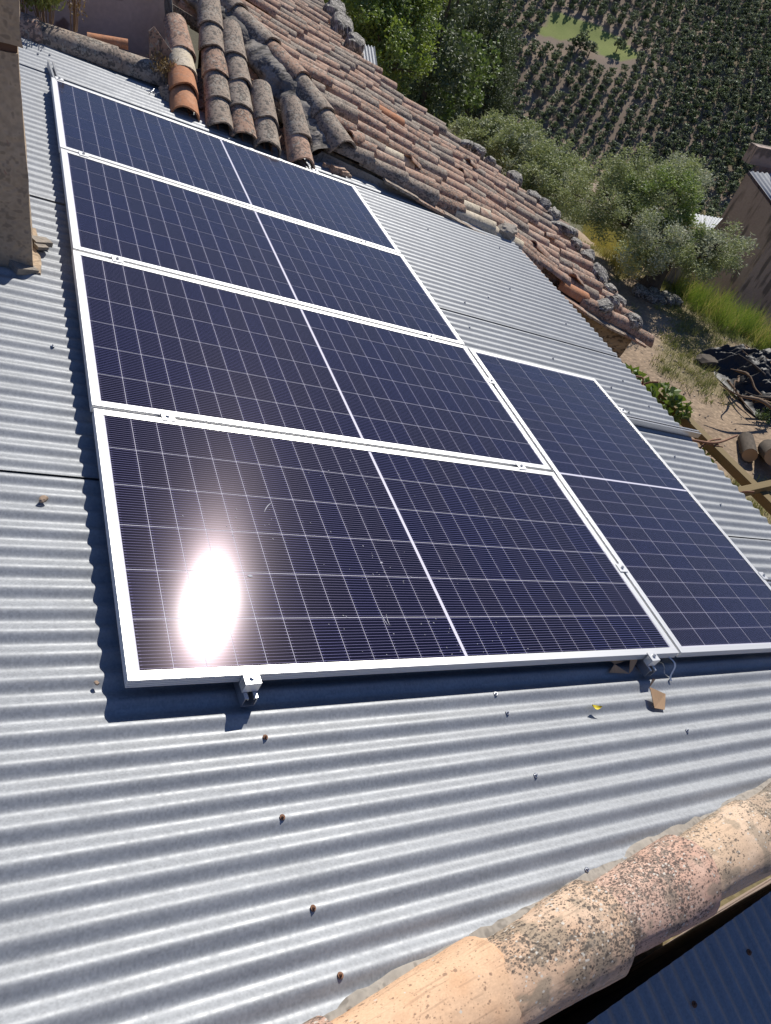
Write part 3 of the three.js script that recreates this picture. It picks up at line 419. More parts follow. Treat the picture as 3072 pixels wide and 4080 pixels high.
{
  const g = thing('wall_coping', 'row of mortared half-round coping tiles along the top of the metal roof', 'coping', [0.3, -0.2, -5.75]);
  const A = V3(-1.3, 0.19, -5.72), d = V3(0.982, -0.158, 0.02).normalize();
  const lens = [[-0.1, 0.7], [0.55, 0.72], [1.17, 0.66], [1.6, 0.6]];
  lens.forEach(([s, L], i) => { const m = part(g, 'coping_tile', tileGeo(L, 0.122, 0.135, 0.02, 16, i * 1.4, 5, 1), i === 1 ? clay[0] : clay[4]); m.quaternion.copy(basis(d, V3(0, 1, 0))).multiply(euler(rr(-0.15, 0.1), 0, 0.015)); m.position.copy(A).addScaledVector(d, s).add(V3(0, -0.075, 0)).sub(g.position); });
  const bed = gridGeo(90, 10, (a, b) => { const p = A.clone().addScaledVector(d, a * 2.16), t = lerp(0.15, 2.7, b), r = 0.155 + 0.03 * (fbm(a * 20, b * 5, 4) - 0.5) * 2; return [p.x, p.y - 0.2 + Math.sin(t) * r * 1.0, p.z + Math.cos(t) * r * 0.86, a * 2.1, b * 0.4]; });
  wpart(g, 'mortar_bed', bed, mortar);
  const base = gridGeo(60, 5, (a, b) => { const p = A.clone().addScaledVector(d, a * 2.16), q = 0.015 * (fbm(a * 25, b * 5, 3) - 0.5); return [p.x, p.y - 0.16 - 0.2 * b, p.z + 0.135 + q, a * 2.1, b * 0.25]; });
  wpart(g, 'mortar_bed', base, conc);
  wpart(g, 'infill', gridGeo(30, 6, (a, b) => [lerp(-1.3, 0.95, a), 0.1 - a * 0.3 - 0.12 + 0.03 * fbm(a * 20, b * 9, 3), lerp(-5.78, -6.42, b), a * 2, b]), conc);
  const m1 = solo('loose_roof_tile', 'clean orange tile lying behind the coping against the pink wall', 'roof tile', tileGeo(0.3, 0.055, 0.06, 0.01, 12, 0.5, 2), clay[6], null); const lp = A.clone().addScaledVector(d, 1.62); m1.position.set(lp.x, lp.y + 0.0, lp.z - 0.14); m1.quaternion.copy(basis(V3(0.98, 0.02, 0.05).normalize(), V3(0, 1, 0)));
  const m2 = solo('loose_roof_tile', 'grey tile lying behind the coping beside the orange one', 'roof tile', tileGeo(0.46, 0.06, 0.065, 0.012, 12, 1.5, 2), clay[4], null); m2.position.set(lp.x + 0.28, lp.y - 0.08, lp.z - 0.1); m2.quaternion.copy(basis(d, V3(0, 1, 0)));
  const sh = solo('broken_tile', 'upright triangular shard of broken tile beside the hip columns', 'tile shard', (() => { const s = new THREE.Shape([new THREE.Vector2(-0.11, -0.1), new THREE.Vector2(0.09, -0.14), new THREE.Vector2(0.1, 0.0), new THREE.Vector2(-0.06, 0.2), new THREE.Vector2(-0.1, 0.17)]); const q = new THREE.ExtrudeGeometry(s, { depth: 0.016, bevelEnabled: true, bevelSize: 0.003, bevelThickness: 0.003, bevelSegments: 1 }); return q; })(), clay[2], [0.86, -0.06, -5.72]); sh.rotation.set(-0.15, 0.1, 0.1);
  const sh2 = solo('broken_tile', 'narrow curved tile piece standing at the foot of the hip columns', 'tile shard', tileGeo(0.24, 0.05, 0.06, 0.014, 8, 0.2, 2, 1), clay[4], [0.83, -0.18, -5.4]); sh2.quaternion.copy(basis(V3(0.25, -0.8, 0.5).normalize(), V3(-0.6, 0.2, 0.7)));
}
// weeds on the coping and by the hip tiles
function weed(name, label, base, h, sp, nst, nlf, leafM, stemM, group, lsz = 0.05) {
  const g = thing(name, label, 'weed', [base.x, base.y, base.z], group), st = [], bl = [];
  for (let i = 0; i < nst; i++) { const a = rr(0, 6.28), r = sp * Math.sqrt(rnd()), hh = h * rr(0.55, 1.05), x = Math.cos(a) * r, z = Math.sin(a) * r; st.push(taper([[x * 0.4, -0.03, z * 0.4], [x * 0.7, hh * 0.5, z * 0.7], [x * 1.15, hh, z * 1.15]], 0.004, 0.0015, 4, 4)); bl.push([x, hh * 0.6, z, sp * 0.3, hh * 0.42, sp * 0.3]); }
  part(g, 'stem', merge(st), stemM); part(g, 'foliage', leafCloud(bl, nlf, lsz, lsz * 0.3, { clumps: nst * 5, cr: 0.06, droop: 0.5 }), leafM); return g;
}
const dryLeaf = leafOf(0.30, 0.2, 0.07, 0.3), limeLeaf = leafOf(0.24, 0.26, 0.05, 0.4), dryStem = std({ color: col(0.23, 0.15, 0.09), roughness: 0.9 });
weed('coping_weed', 'green and yellow weed growing behind the coping near the chimney', V3(0.02, 0.0, -5.88), 0.42, 0.16, 18, 1700, limeLeaf, dryStem);
weed('coping_weed', 'dry reddish weed right beside the chimney top on the coping', V3(-0.16, 0.05, -5.86), 0.4, 0.12, 16, 1300, dryLeaf, dryStem);
weed('coping_weed', 'sparse tall weed with pale seed heads against the pink wall', V3(0.2, -0.03, -5.95), 0.48, 0.1, 9, 260, dryLeaf, dryStem, undefined, 0.035);
weed('hip_weed', 'small dry tuft growing between the coping end and the hip tiles', V3(0.85, -0.24, -5.6), 0.22, 0.09, 16, 700, dryLeaf, dryStem, undefined, 0.03);

// ------------------------------------------------------------------ chimney at the left edge
{
  const g = thing('chimney', 'cracked cement-rendered chimney with an open brick vent and stone cap', 'chimney', [-0.365, -0.05, -2.36]);
  const sh = part(g, 'shaft', roughBox(0.40, 0.98, 0.38, 0.02, 0.014, 7, 3), render_); sh.position.set(0, 0.36, 0);
  const e = part(g, 'mortar_fillet', roughBox(0.44, 0.09, 0.42, 0.018, 0.03, 9, 11), render_); e.position.set(0.0, -0.045, 0.0);
  for (let i = 0; i < 5; i++) { const b = part(g, 'brick', roughBox(0.06, 0.055, 0.16, 0.03, 0.005, 12, i), slotBrick); b.position.set(-0.16 + i * 0.083, 0.865, 0.1); const b2 = part(g, 'brick', roughBox(0.06, 0.055, 0.16, 0.03, 0.005, 12, i + 9), slotBrick); b2.position.set(-0.16 + i * 0.083, 0.865, -0.1); }
  const c = part(g, 'cap', roughBox(0.43, 0.24, 0.42, 0.025, 0.045, 4, 21), render_); c.position.set(0, 1.0, 0);
  for (const [x, y, w] of [[0.15, 0.55, 0.03], [0.14, 0.44, 0.05]]) { const b = part(g, 'brick', roughBox(w, 0.05, 0.02, 0.012, 0.008, 14, x * 50), clay[0]); b.position.set(x, y, 0.178); b.rotation.z = 0.3; }
  for (const [x, z, s] of [[0.235, -0.06, 0.8], [0.235, -0.01, 0.5], [0.16, 0.2, 0.9]]) { const m = solo('mortar_chip', ['fallen slab of mortar leaning on the chimney side', 'small mortar chip below the leaning slab', 'flat mortar flake at the chimney foot'][s === 0.8 ? 0 : s < 0.6 ? 1 : 2], 'mortar', roughBox(0.11 * s, 0.03 * s, 0.07 * s, 0.012, 0.01, 12, x * 30 + z), conc, [g.position.x + x, -0.06 + 0.02, g.position.z + z]); m.rotation.set(0.1, 0.5, -0.35); }
}

// ------------------------------------------------------------------ solar panels
const PL = 2.278, PW = 1.134, FH = 0.035, MU = 0.034, MV = 0.0185, PU = (PL - 2 * MU - 0.012) / 24, PV = (PW - 2 * MV) / 6;
const cellGeos = [0, 1, 2].map(() => { const g = new THREE.PlaneGeometry(PU - 0.0018, PV - 0.0028); g.rotateX(-Math.PI / 2); return g; });
function frameRail(L) { // along +x, outer face at z=+0.0 facing +z, top at y=0
  const gl = [rbox(L, 0.0025, 0.03, 0.001, L / 2, -0.00125, -0.015), rbox(L, FH - 0.003, 0.006, 0.001, L / 2, -FH / 2 - 0.0012, -0.005)];
  for (const y of [-0.006, -0.0145, -0.023, -0.0315]) gl.push(rbox(L, 0.005, 0.003, 0.001, L / 2, y, -0.0012));
  return merge(gl);
}
const railL = frameRail(PL), railW = frameRail(PW - 0.004);
const panelLabels = ['nearest landscape solar panel, mirroring the sun at its lower left', 'second landscape solar panel from the front', 'third landscape solar panel from the front', 'farthest landscape solar panel below the tiled hip', 'single portrait solar panel standing apart on the right'];
let panel0 = null;
function makePanel() {
  const g = thing('solar_panel', panelLabels[0], 'solar panel', [0, 0, 0], 'solar panels on the metal roof');
  const a = part(g, 'frame_rail', railL, alu), b = part(g, 'frame_rail', railL, alu), c = part(g, 'frame_rail', railW, alu), d = part(g, 'frame_rail', railW, alu);
  a.position.set(0, 0, 0); b.rotation.y = Math.PI; b.position.set(PL, 0, -PW); c.rotation.y = -Math.PI / 2; c.position.set(0, -0.0006, -PW + 0.002); d.rotation.y = Math.PI / 2; d.position.set(PL, -0.0006, -0.002);
  const bs = part(g, 'backsheet', box(PL - 0.02, 0.004, PW - 0.02, PL / 2, -0.0052, -PW / 2), backM); bs.userData.label = 'white backsheet showing as grid lines between the cells';
  for (let i = 0; i < 24; i++) for (let j = 0; j < 6; j++) { const m = part(g, 'solar_cell', cellGeos[(i + j) % 3], cellM[Math.floor(h2(i, j) * 3)]); m.position.set(MU + PU * (i + 0.5) + (i > 11 ? 0.012 : 0), -0.0026, -(MV + PV * (j + 0.5))); }
  const jb = part(g, 'junction_box', rbox(0.1, 0.018, 0.06, 0.004, PL / 2, -0.017, -PW / 2), rubber);
  return g;
}
panel0 = makePanel();
for (let k = 0; k < 5; k++) {
  const g = k ? panel0.clone() : panel0; if (k) { g.name = numbered('solar_panel'); g.userData = { ...panel0.userData, label: panelLabels[k] }; scene.add(g); }
  const p = k < 4 ? RO([0.004, 0.0, 0.003, 0][k], k * (PW + 0.02), 0) : RO(PL + 0.02 + PW, 0, 0); g.position.copy(p); g.rotation.set(0, 0, -TH);
  if (k === 4) { g.quaternion.copy(new THREE.Quaternion().setFromEuler(new THREE.Euler(0, 0, -TH)).multiply(euler(0, Math.PI / 2, 0))); }
}
{ // dried water and dust marks on the glass of the two nearest panels
  const dm = std({ color: col(0.42, 0.42, 0.46), roughness: 0.95 });
  const smear = (u, v, L, w, a) => { const g = gridGeo(10, 1, (x, y) => [ (x - 0.5) * L, 0.0003, (y - 0.5) * w * Math.sin(Math.PI * (0.08 + 0.84 * x)) + 0.25 * L * (x - 0.5) * (x - 0.5)]); g.rotateY(a); g.translate(u, -0.0016, -v); return g; };
  const flakes = []; for (let i = 0; i < 130; i++) { const c = [[0.5, 0.62], [0.95, 0.42], [1.0, 0.9], [1.7, 0.75], [0.9, 0.1], [1.2, 0.06]][i % 6], u = clamp(c[0] + (rnd() + rnd() - 1) * 0.35, 0.05, 2.2), v = clamp(c[1] + (rnd() + rnd() - 1) * 0.16, 0.03, 1.1); flakes.push(smear(u, v, rr(0.002, 0.007), rr(0.001, 0.0035), rr(0, 3))); }
  part(panel0, 'dust_flakes', merge([...flakes, smear(0.56, 0.70, 0.07, 0.003, 0.9), smear(0.86, 0.2, 0.07, 0.0025, 1.7), smear(0.875, 0.19, 0.05, 0.002, 1.5), smear(0.42, 0.37, 0.018, 0.009, 0), smear(0.95, 0.45, 0.012, 0.007, 0.4)]), dm).userData.kind = 'stuff';
}
// slotted mounting rails with clamps
const slotRail = (L) => { const t = 0.0025, w = 0.041, h = 0.042; return merge([box(w, t, L, 0, -h + t / 2, -L / 2), box(t, h, L, -w / 2 + t / 2, -h / 2, -L / 2), box(t, h, L, w / 2 - t / 2, -h / 2, -L / 2), box(0.010, t, L, -w / 2 + 0.006, -t / 2 - 0.0003, -L / 2), box(0.010, t, L, w / 2 - 0.006, -t / 2 - 0.0003, -L / 2), box(t, 0.009, L, -w / 2 + 0.011, -0.005, -L / 2), box(t, 0.009, L, w / 2 - 0.011, -0.005, -L / 2)]); };
const midClampG = merge([rbox(0.05, 0.0035, 0.05, 0.001, 0, 0.0026, 0), box(0.05, 0.03, 0.003, 0, -0.013, 0.0075), box(0.05, 0.03, 0.003, 0, -0.013, -0.0075)]);
const boltG = (() => { const a = cyl(0.0075, 0.0075, 0.007, 16); a.translate(0, 0.008, 0); const b = cyl(0.0035, 0.0035, 0.004, 6); b.translate(0, 0.0125, 0); return merge([a, b]); })();
const endClampG = merge([rbox(0.05, 0.0035, 0.044, 0.001, 0, 0.0026, 0.012), rbox(0.05, 0.034, 0.0035, 0.001, 0, -0.0155, 0.0325), box(0.05, 0.03, 0.003, 0, -0.016, 0.0045), box(0.05, 0.003, 0.03, 0, -0.0335, 0.019)]);
function rail(label, u0, v0, u1, v1, clamps) {
  const du = u1 - u0, dv = v1 - v0, L = Math.hypot(du, dv), g = roofThing('mounting_rail', label, 'rail', u0, v0, -FH - 0.001, 'slotted rails under the solar panels');
  const yaw = Math.atan2(-du, dv); g.quaternion.multiply(euler(0, yaw, 0));
  part(g, 'channel', slotRail(L), steel);
  for (const [s, kind] of clamps) { const c = part(g, kind === 'mid' ? 'mid_clamp' : 'end_clamp', kind === 'mid' ? midClampG : endClampG, alu); c.position.set(0, FH + 0.001, -s); if (kind === 'endFar') c.rotation.y = Math.PI; part(c, 'bolt', boltG, steel).position.set(0, 0, kind === 'mid' ? 0 : 0.012); }
  for (let s = 0.4; s < L; s += 0.95) { const f = part(g, 'foot', merge([box(0.05, 0.012, 0.05, 0, -0.048, -s)]), rubber); }
  return g;
}
{
  const gap = (k) => k * (PW + 0.02) - 0.01, v0 = -0.055;
  const mk = (u0, u1, top, label) => { const len = Math.hypot(u1 - u0, top - v0), f = len / (top - v0); rail(label, u0, v0, u1, top, [[-v0 * f, 'end'], [(gap(1) - v0) * f, 'mid'], [(gap(2) - v0) * f, 'mid'], [(gap(3) - v0) * f, 'mid'], [(4 * PW + 0.06 - v0) * f, 'endFar']]); };
  mk(0.345, 0.02, 5.06, 'left slotted steel rail running up under the four landscape panels'); mk(2.1, 1.91, 5.1, 'right slotted steel rail running up under the four landscape panels');
  const mk2 = (v, ul, ur, label) => rail(label, ul, v, ur, v - 0.015, [[PL + 0.01 - ul, 'mid'], [PL + 0.02 + PW - ul, 'endFar']]);
  mk2(1.93, 2.2, 4.33, 'upper cross rail projecting from the portrait panel to the eave'); mk2(0.475, 2.2, 4.1, 'lower cross rail under the portrait panel');
}

// ------------------------------------------------------------------ small things on the metal roof
function foldCard(pts, tris) { const P = []; for (const t of tris) for (const i of t) P.push(...pts[i]); const U = []; for (let i = 0; i < P.length; i += 3) U.push(P[i] * 4, P[i + 2] * 4); const g = new THREE.BufferGeometry(); g.setAttribute('position', new THREE.Float32BufferAttribute(P, 3)); g.setAttribute('uv', new THREE.Float32BufferAttribute(U, 2)); g.computeVertexNormals(); return g; }
function thick(g, t) { const h = g.clone(), p = h.attributes.position, n = h.attributes.normal; for (let i = 0; i < p.count; i++) p.setXYZ(i, p.getX(i) - n.getX(i) * t, p.getY(i) - n.getY(i) * t, p.getZ(i) - n.getZ(i) * t); return merge([g, h]); }
{
  const a = roofThing('cardboard_scrap', 'folded tan cardboard flap lying in the sun below the right clamp', 'cardboard', 2.06, -0.165, -0.083);
  part(a, 'sheet', thick(foldCard([[-0.035, 0.002, 0.035], [-0.04, 0.045, -0.045], [0.055, 0.03, -0.012], [0.02, 0.004, 0.05], [0.06, 0.003, 0.012], [-0.03, 0.075, -0.068], [-0.008, 0.072, -0.066]], [[0, 2, 1], [0, 3, 2], [3, 4, 2], [1, 6, 5]]), 0.0025), cardM); a.scale.setScalar(0.9);
  const b = roofThing('cardboard_scrap', 'torn cardboard corner stuck under the panel edge in shade', 'cardboard', 1.99, 0.0, -0.083);
  part(b, 'sheet', thick(foldCard([[-0.12, 0.002, 0.03], [0.02, 0.004, 0.045], [-0.08, 0.03, 0.0], [0.05, 0.012, 0.03], [0.075, 0.05, 0.0], [0.045, 0.075, -0.02], [0.02, 0.06, -0.01], [-0.11, 0.04, -0.02], [0.0, 0.035, -0.01]], [[0, 1, 2], [1, 3, 4], [1, 4, 6], [4, 5, 6], [2, 8, 7]]), 0.0025), cardM); b.scale.setScalar(0.8);
  const tape = roofThing('cable_tie', 'curled silver strip hanging below the frame by the right clamp', 'strap', 2.235, -0.03, -0.085);
  part(tape, 'strip', gridGeo(2, 24, (x, y) => [0.03 * Math.sin(y * 5) + 0.012 * x - 0.01 + 0.03 * y, 0.055 * (1 - y) + 0.006, -0.03 + 0.085 * y]), steel);
  const leaf = roofThing('yellow_leaf', 'tiny bright yellow leaf on the corrugated metal', 'leaf', 1.7, -0.176, -0.08);
  part(leaf, 'blade', gridGeo(6, 6, (x, y) => { const w = Math.sin(Math.PI * y) * 0.011; return [(x - 0.5) * 2 * w, 0.006 + 0.012 * Math.pow(y - 0.5, 2) * 4 + 0.01 * Math.abs(x - 0.5), (y - 0.5) * 0.042]; }), std({ color: col(0.62, 0.5, 0.03), roughness: 0.7 })); leaf.rotation.y = 1.2;
  const peb = (u, v, s, l, i) => { const p = RO(u, v, -0.082); const m = solo('pebble', l, 'pebble', rock(s, [1.3, 0.7, 1], i * 3.3, 2, 0.4), std({ color: col(0.33, 0.24, 0.17), roughness: 0.95 }), [p.x, p.y, p.z]); m.rotation.y = i; };
  peb(-0.162, 0.736, 0.013, 'small tan pebble lying left of the panels', 1); peb(-0.054, 0.051, 0.006, 'tiny dark grit beside the front panel corner', 2); peb(2.42, 5.07, 0.03, 'small brown rubble piece above the far panel corner', 3);
  for (const [u, v, s, l] of [[2.3, 5.05, 1, 'broken brown brick piece on the roof above the far panel'], [2.36, 5.03, 0.6, 'smaller brick fragment next to the broken brick'], [2.2, 5.07, 0.5, 'square brick bit at the rail end above the far panel']]) { const p = RO(u, v, -0.06); const m = solo('brick_fragment', l, 'brick', roughBox(0.13 * s, 0.06 * s, 0.06 * s, 0.015, 0.008, 14, u * 9), clay[3], [p.x, p.y, p.z]); m.rotation.set(0.1, 0.3, -0.2); }
  const w = roofThing('wire_scrap', 'twisted thin wire lying below the coping', 'wire', 0.75, 5.33, -0.08); part(w, 'strand', merge([tube([[-0.04, 0.01, 0.01], [0, 0.025, 0.02], [0.03, 0.005, -0.01], [0.06, 0.03, 0.0]], 0.004), tube([[-0.02, 0.005, 0.04], [0.01, 0.02, 0.0], [0.02, 0.03, -0.03]], 0.004)]), steel);
  const cb = roofThing('black_cable', 'black cable looped over the top frame of the far panel', 'cable', 0.5, 4.66, -0.06); part(cb, 'strand', tube([[0, 0, 0.05], [0.03, 0.02, -0.02], [0.12, 0.012, -0.05], [0.45, 0.0, -0.035], [0.85, 0.012, -0.05], [1.0, 0.01, 0.03]], 0.006, 6, 40), rubber);
}
// eave hooks
for (const [u, v, l] of [[4.47, 2.75, 'bent dark iron hook under the eave below the tiled corner'], [4.37, 1.42, 'bent dark iron hook under the eave near the pergola tie']]) { const g = roofThing('gutter_hook', l, 'hook', u, v, -0.13); part(g, 'bar', merge([tube([[-0.12, 0.0, 0], [0.0, 0, 0], [0.05, -0.05, 0.0], [0.08, 0.0, 0.03], [0.12, 0.03, 0.06]], 0.008, 6, 14)]), rustM); part(g, 'plate', box(0.07, 0.004, 0.06, 0.03, -0.05, 0), rustM); }

// ------------------------------------------------------------------ pergola beyond the eave
{
  const beamM = std({ map: woodTex, color: col(1.0, 1.05, 0.6), roughness: 0.8 });
  const g = thing('pergola', 'weathered olive-brown pergola of square beams beside the eave', 'pergola', [5.35, -4, -2.2]);
  const beam = (a, b, s, nm) => { const d = V3(...b).sub(V3(...a)), L = d.length(), m = part(g, nm, rbox(L, s, s, 0.006, L / 2, 0, 0), beamM); m.quaternion.copy(basis(d.normalize(), V3(0, 1, 0))); m.position.set(...a).sub(g.position); return m; };
  beam([5.28, -1.53, -3.3], [5.6, -1.53, 1.2], 0.085, 'beam'); beam([4.2, -1.47, -1.72], [7.4, -1.47, -2.13], 0.07, 'crossbeam'); beam([5.33, -4.2, 0.6], [5.33, -1.62, 0.6], 0.1, 'post'); beam([7.3, -4.2, -2.1], [7.3, -1.51, -2.1], 0.09, 'post'); beam([5.55, -1.56, -1.6], [5.72, -1.56, 1.2], 0.05, 'rafter');
  part(g, 'tie_wire', merge([tube([[-0.75, 2.7, -0.2], [-0.4, 2.62, -0.2], [0, 2.53, -0.26], [0.35, 2.52, -0.36]], 0.012, 6, 16), tube([[-0.55, 2.5, -0.02], [-0.15, 2.55, -0.25], [0.1, 2.52, -0.32]], 0.009, 6, 16), tube([[-0.7, 2.6, -0.5], [-0.3, 2.54, -0.3], [0.05, 2.51, -0.22]], 0.007, 6, 16)]), rustM);
  const v = thing('grape_vine', 'bright green vine leaves climbing over the eave at the pergola end', 'vine', [5.06, -1.55, -3.2]);
  part(v, 'stem', taper([[0.2, -2.4, 0.2], [0.1, -1.2, 0.1], [0.05, -0.2, 0.1], [-0.1, 0.1, -0.4], [-0.15, 0.12, -0.9]], 0.02, 0.006, 6, 18), wood);
  part(v, 'foliage', leafCloud([[0.12, 0.06, 0.2, 0.16, 0.14, 0.25], [-0.02, 0.1, -0.1, 0.14, 0.1, 0.22], [0.2, -0.1, 0.75, 0.08, 0.1, 0.15]], 330, 0.08, 0.075, { clumps: 30, cr: 0.07 }), leafOf(0.16, 0.24, 0.03, 0.5));
}

// ------------------------------------------------------------------ yard: logs, covered woodpile, stones, grasses
{
  const gy = (x, z) => groundH(x, z);
  const logG = (r, L) => { const a = cyl(r, r * 1.05, L, 18); a.rotateZ(Math.PI / 2); const p = a.attributes.position; for (let i = 0; i < p.count; i++) { const q = 1 + 0.08 * (fbm(p.getY(i) * 9 + 4, p.getZ(i) * 9 + p.getX(i), 2) - 0.5); p.setY(i, p.getY(i) * q); p.setZ(i, p.getZ(i) * q); } return a; };
  const log = (x, z, r, L, ry, rz, l, dy = 0) => { const g = thing('log', l, 'log', [x, gy(x, z) + r * 0.9 + dy, z], 'cut logs in the yard'); part(g, 'bark', logG(r, L), barkM); const f = new THREE.CircleGeometry(r * 0.97, 18); f.rotateY(-Math.PI / 2); const e = part(g, 'cut_face', f, cutWood); e.position.x = -L / 2 - 0.003; g.rotation.set(0, ry, rz); };
  log(10.15, -5.05, 0.12, 0.6, 0.9, -0.1, 'short split log with pale cut end, rear of the pair'); log(10.25, -4.72, 0.15, 0.7, 0.75, -0.35, 'thick log showing an oval pale cut face', 0.12); log(10.6, -4.4, 0.16, 0.8, 0.3, 0, 'dark log in shadow beside the oval-faced one');
  const pile = thing('tarp', 'crumpled black plastic sheet thrown over a woodpile', 'tarp', [12.35, gy(12.3, -7.0), -6.95]);
  const tm = std({ color: col(0.012, 0.012, 0.014), roughness: 0.6 });
  part(pile, 'sheet', gridGeo(170, 120, (a, b) => { const x = lerp(-1.2, 3.2, a), z = lerp(-0.8, 1.2, b), e = Math.min(a, (1 - a) * 2, b, 1 - b) * 4; const r1 = 1 - Math.abs(fbm(x * 1.7 + z * 1.1, z * 1.9 - x * 0.8, 3) - 0.5) * 4, r2 = 1 - Math.abs(fbm(x * 5 + 3 + z, z * 5 - x * 2, 2) - 0.5) * 4, r3 = 1 - Math.abs(fbm(x * 12, z * 12 + x * 3, 2) - 0.5) * 4; return [x + 0.15 * fbm(x * 3, z * 3, 2), Math.max(-0.05, sstep(0, 0.9, e) * (0.12 + 0.42 * fbm(x * 0.9 + 7, z * 0.9, 2)) + (0.16 * r1 + 0.09 * r2 + 0.035 * r3) * sstep(0, 0.35, e)), z + 0.08 * x + 0.1 * (fbm(x * 4 + 9, z * 4, 2) - 0.5)]; }), tm);
  const st = thing('tree_stump', 'weathered grey stump poking out of the black tarp', 'stump', [11.25, gy(11.25, -7.5), -7.5]); part(st, 'wood', rock(0.22, [1.5, 0.8, 0.9], 5, 3, 0.6), barkM);
  for (let i = 0; i < 30; i++) { const x = rr(11.0, 13.2), z = rr(-6.9, -5.6), L = rr(0.5, 1.3), a = rr(0, 6.28), y = gy(x, z) + 0.05 + rr(0, 0.3); const m = solo('branch', 'cut branch in the tangle in front of the black tarp', 'branch', taper([[0, 0, 0], [L * 0.35, rr(-0.03, 0.1), rr(-0.08, 0.08)], [L * 0.7, rr(0, 0.16), rr(-0.14, 0.14)], [L, rr(0, 0.1), rr(-0.1, 0.1)]], rr(0.02, 0.04), 0.008, 6, 8), i % 3 ? wood : barkM, [x, y, z], 'branches piled before the tarp'); m.rotation.y = a; m.rotation.z = rr(-0.1, 0.3); }
  part(thing('nettle_bush', 'leafy green weeds growing through the branch pile', 'weed', [12.2, gy(12.2, -5.7), -5.7]), 'foliage', leafCloud([[0, 0.25, 0, 0.5, 0.25, 0.3], [-0.9, 0.12, 0.0, 0.25, 0.15, 0.2], [0.7, 0.3, 0.1, 0.3, 0.3, 0.25]], 1400, 0.07, 0.035, { clumps: 60, cr: 0.1 }), leafOf(0.11, 0.17, 0.04, 0.35));
  const words = ['flat stone', 'grey block', 'round stone', 'pale stone', 'mossy stone', 'wedge stone', 'low stone', 'dark stone', 'long stone'];
  for (let i = 0; i < 9; i++) { const x = 11.4 + i * 0.11 + rr(-0.1, 0.1), z = -10.05 + rr(-0.2, 0.2) + i * 0.02; const m = solo('rubble_stone', `${words[i]} in the rubble heap under the big olive`, 'stone', rock(rr(0.1, 0.2), [1.3, 0.7, 1], i * 5.1 + 60, 2, 0.4), stoneM, [x, gy(x, z) + 0.05, z], 'rubble below the big olive'); m.rotation.y = i; }
  // grass tufts: low yard weeds, tall belt along the house, dry yellow patch
  const blade = (h, w, bend) => { const P = [-w / 2, 0, 0, w / 2, 0, 0, bend * 0.4 - w * 0.35, h * 0.55, 0, bend * 0.4 + w * 0.35, h * 0.55, 0, bend, h, 0], g = new THREE.BufferGeometry(); g.setAttribute('position', new THREE.Float32BufferAttribute(P, 3)); g.setIndex([0, 1, 2, 1, 3, 2, 2, 3, 4]); g.setAttribute('uv', new THREE.Float32BufferAttribute(new Array(10).fill(0), 2)); g.computeVertexNormals(); return g.toNonIndexed(); };
  const tuft = (n, h, sp) => { const l = []; for (let i = 0; i < n; i++) { const b = blade(h * rr(0.5, 1.1), 0.012, h * rr(0.1, 0.5)); b.rotateY(rr(0, 6.28)); b.translate(rr(-sp, sp), 0, rr(-sp, sp)); l.push(b); } return mergeGeometries(l); };
  function field(name, label, geo, mat, n, pick, s0, s1, tint) { const im = new THREE.InstancedMesh(geo, mat, n), m = new THREE.Matrix4(), c = new THREE.Color(); for (let i = 0; i < n; i++) { let p = null; for (let k = 0; k < 60 && !p; k++) p = pick(); const s = rr(s0, s1); m.compose(V3(p[0], groundH(p[0], p[1]) - 0.01, p[1]), euler(rr(-0.15, 0.15), rr(0, 6.28), rr(-0.15, 0.15)), V3(s, s, s)); im.setMatrixAt(i, m); const t = tint(); im.setColorAt(i, c.setRGB(...t)); } im.name = name; im.userData = { label, category: 'grass', kind: 'stuff' }; im.castShadow = im.receiveShadow = true; scene.add(im); }
  const gm = new THREE.MeshPhysicalMaterial({ color: col(1, 1, 1), roughness: 0.8, transmission: 0.3, thickness: 0, side: THREE.DoubleSide });
  const bb = (P) => { const xs = P.map(q => q[0]), zs = P.map(q => q[1]); return [Math.min(...xs), Math.max(...xs), Math.min(...zs), Math.max(...zs)]; };
  const polyPick = (P) => { const b = bb(P); return () => { const x = rr(b[0], b[1]), z = rr(b[2], b[3]); return inPoly(P, x, z) ? [x, z] : null; }; };
  const yard = () => { const x = rr(5.5, 15), z = rr(-13, -1); if (fbm(x * 0.55 + 40, z * 0.55, 4) < rr(0.47, 0.62)) return null; return [x, z]; };
  field('yard_weeds', 'low patchy weeds and grass scattered over the dry yard', tuft(9, 0.11, 0.06), gm, 3600, yard, 0.5, 1.4, () => mix3([0.2, 0.25, 0.07], [0.36, 0.34, 0.13], rnd()));
  field('tall_grass', 'tall green and yellow grass along the foot of the far house', tuft(12, 0.5, 0.1), gm, 1700, polyPick(GRASSBELT), 0.35, 1.35, () => mix3(mix3([0.16, 0.24, 0.04], [0.34, 0.44, 0.07], rnd()), [0.62, 0.52, 0.18], rnd() < 0.3 ? rr(0.5, 1) : 0));
  field('dry_grass', 'yellowing dry grass below the olive beyond the tile eave', tuft(12, 0.3, 0.1), gm, 1300, polyPick(YELLOW), 0.5, 1.2, () => mix3([0.34, 0.34, 0.08], [0.55, 0.45, 0.15], rnd()));
  const pg = rock(0.022, [1.2, 0.7, 1], 3, 1, 0.4); const im = new THREE.InstancedMesh(pg, std({ color: col(1, 1, 1), roughness: 0.95 }), 1500), m = new THREE.Matrix4(), c = new THREE.Color();
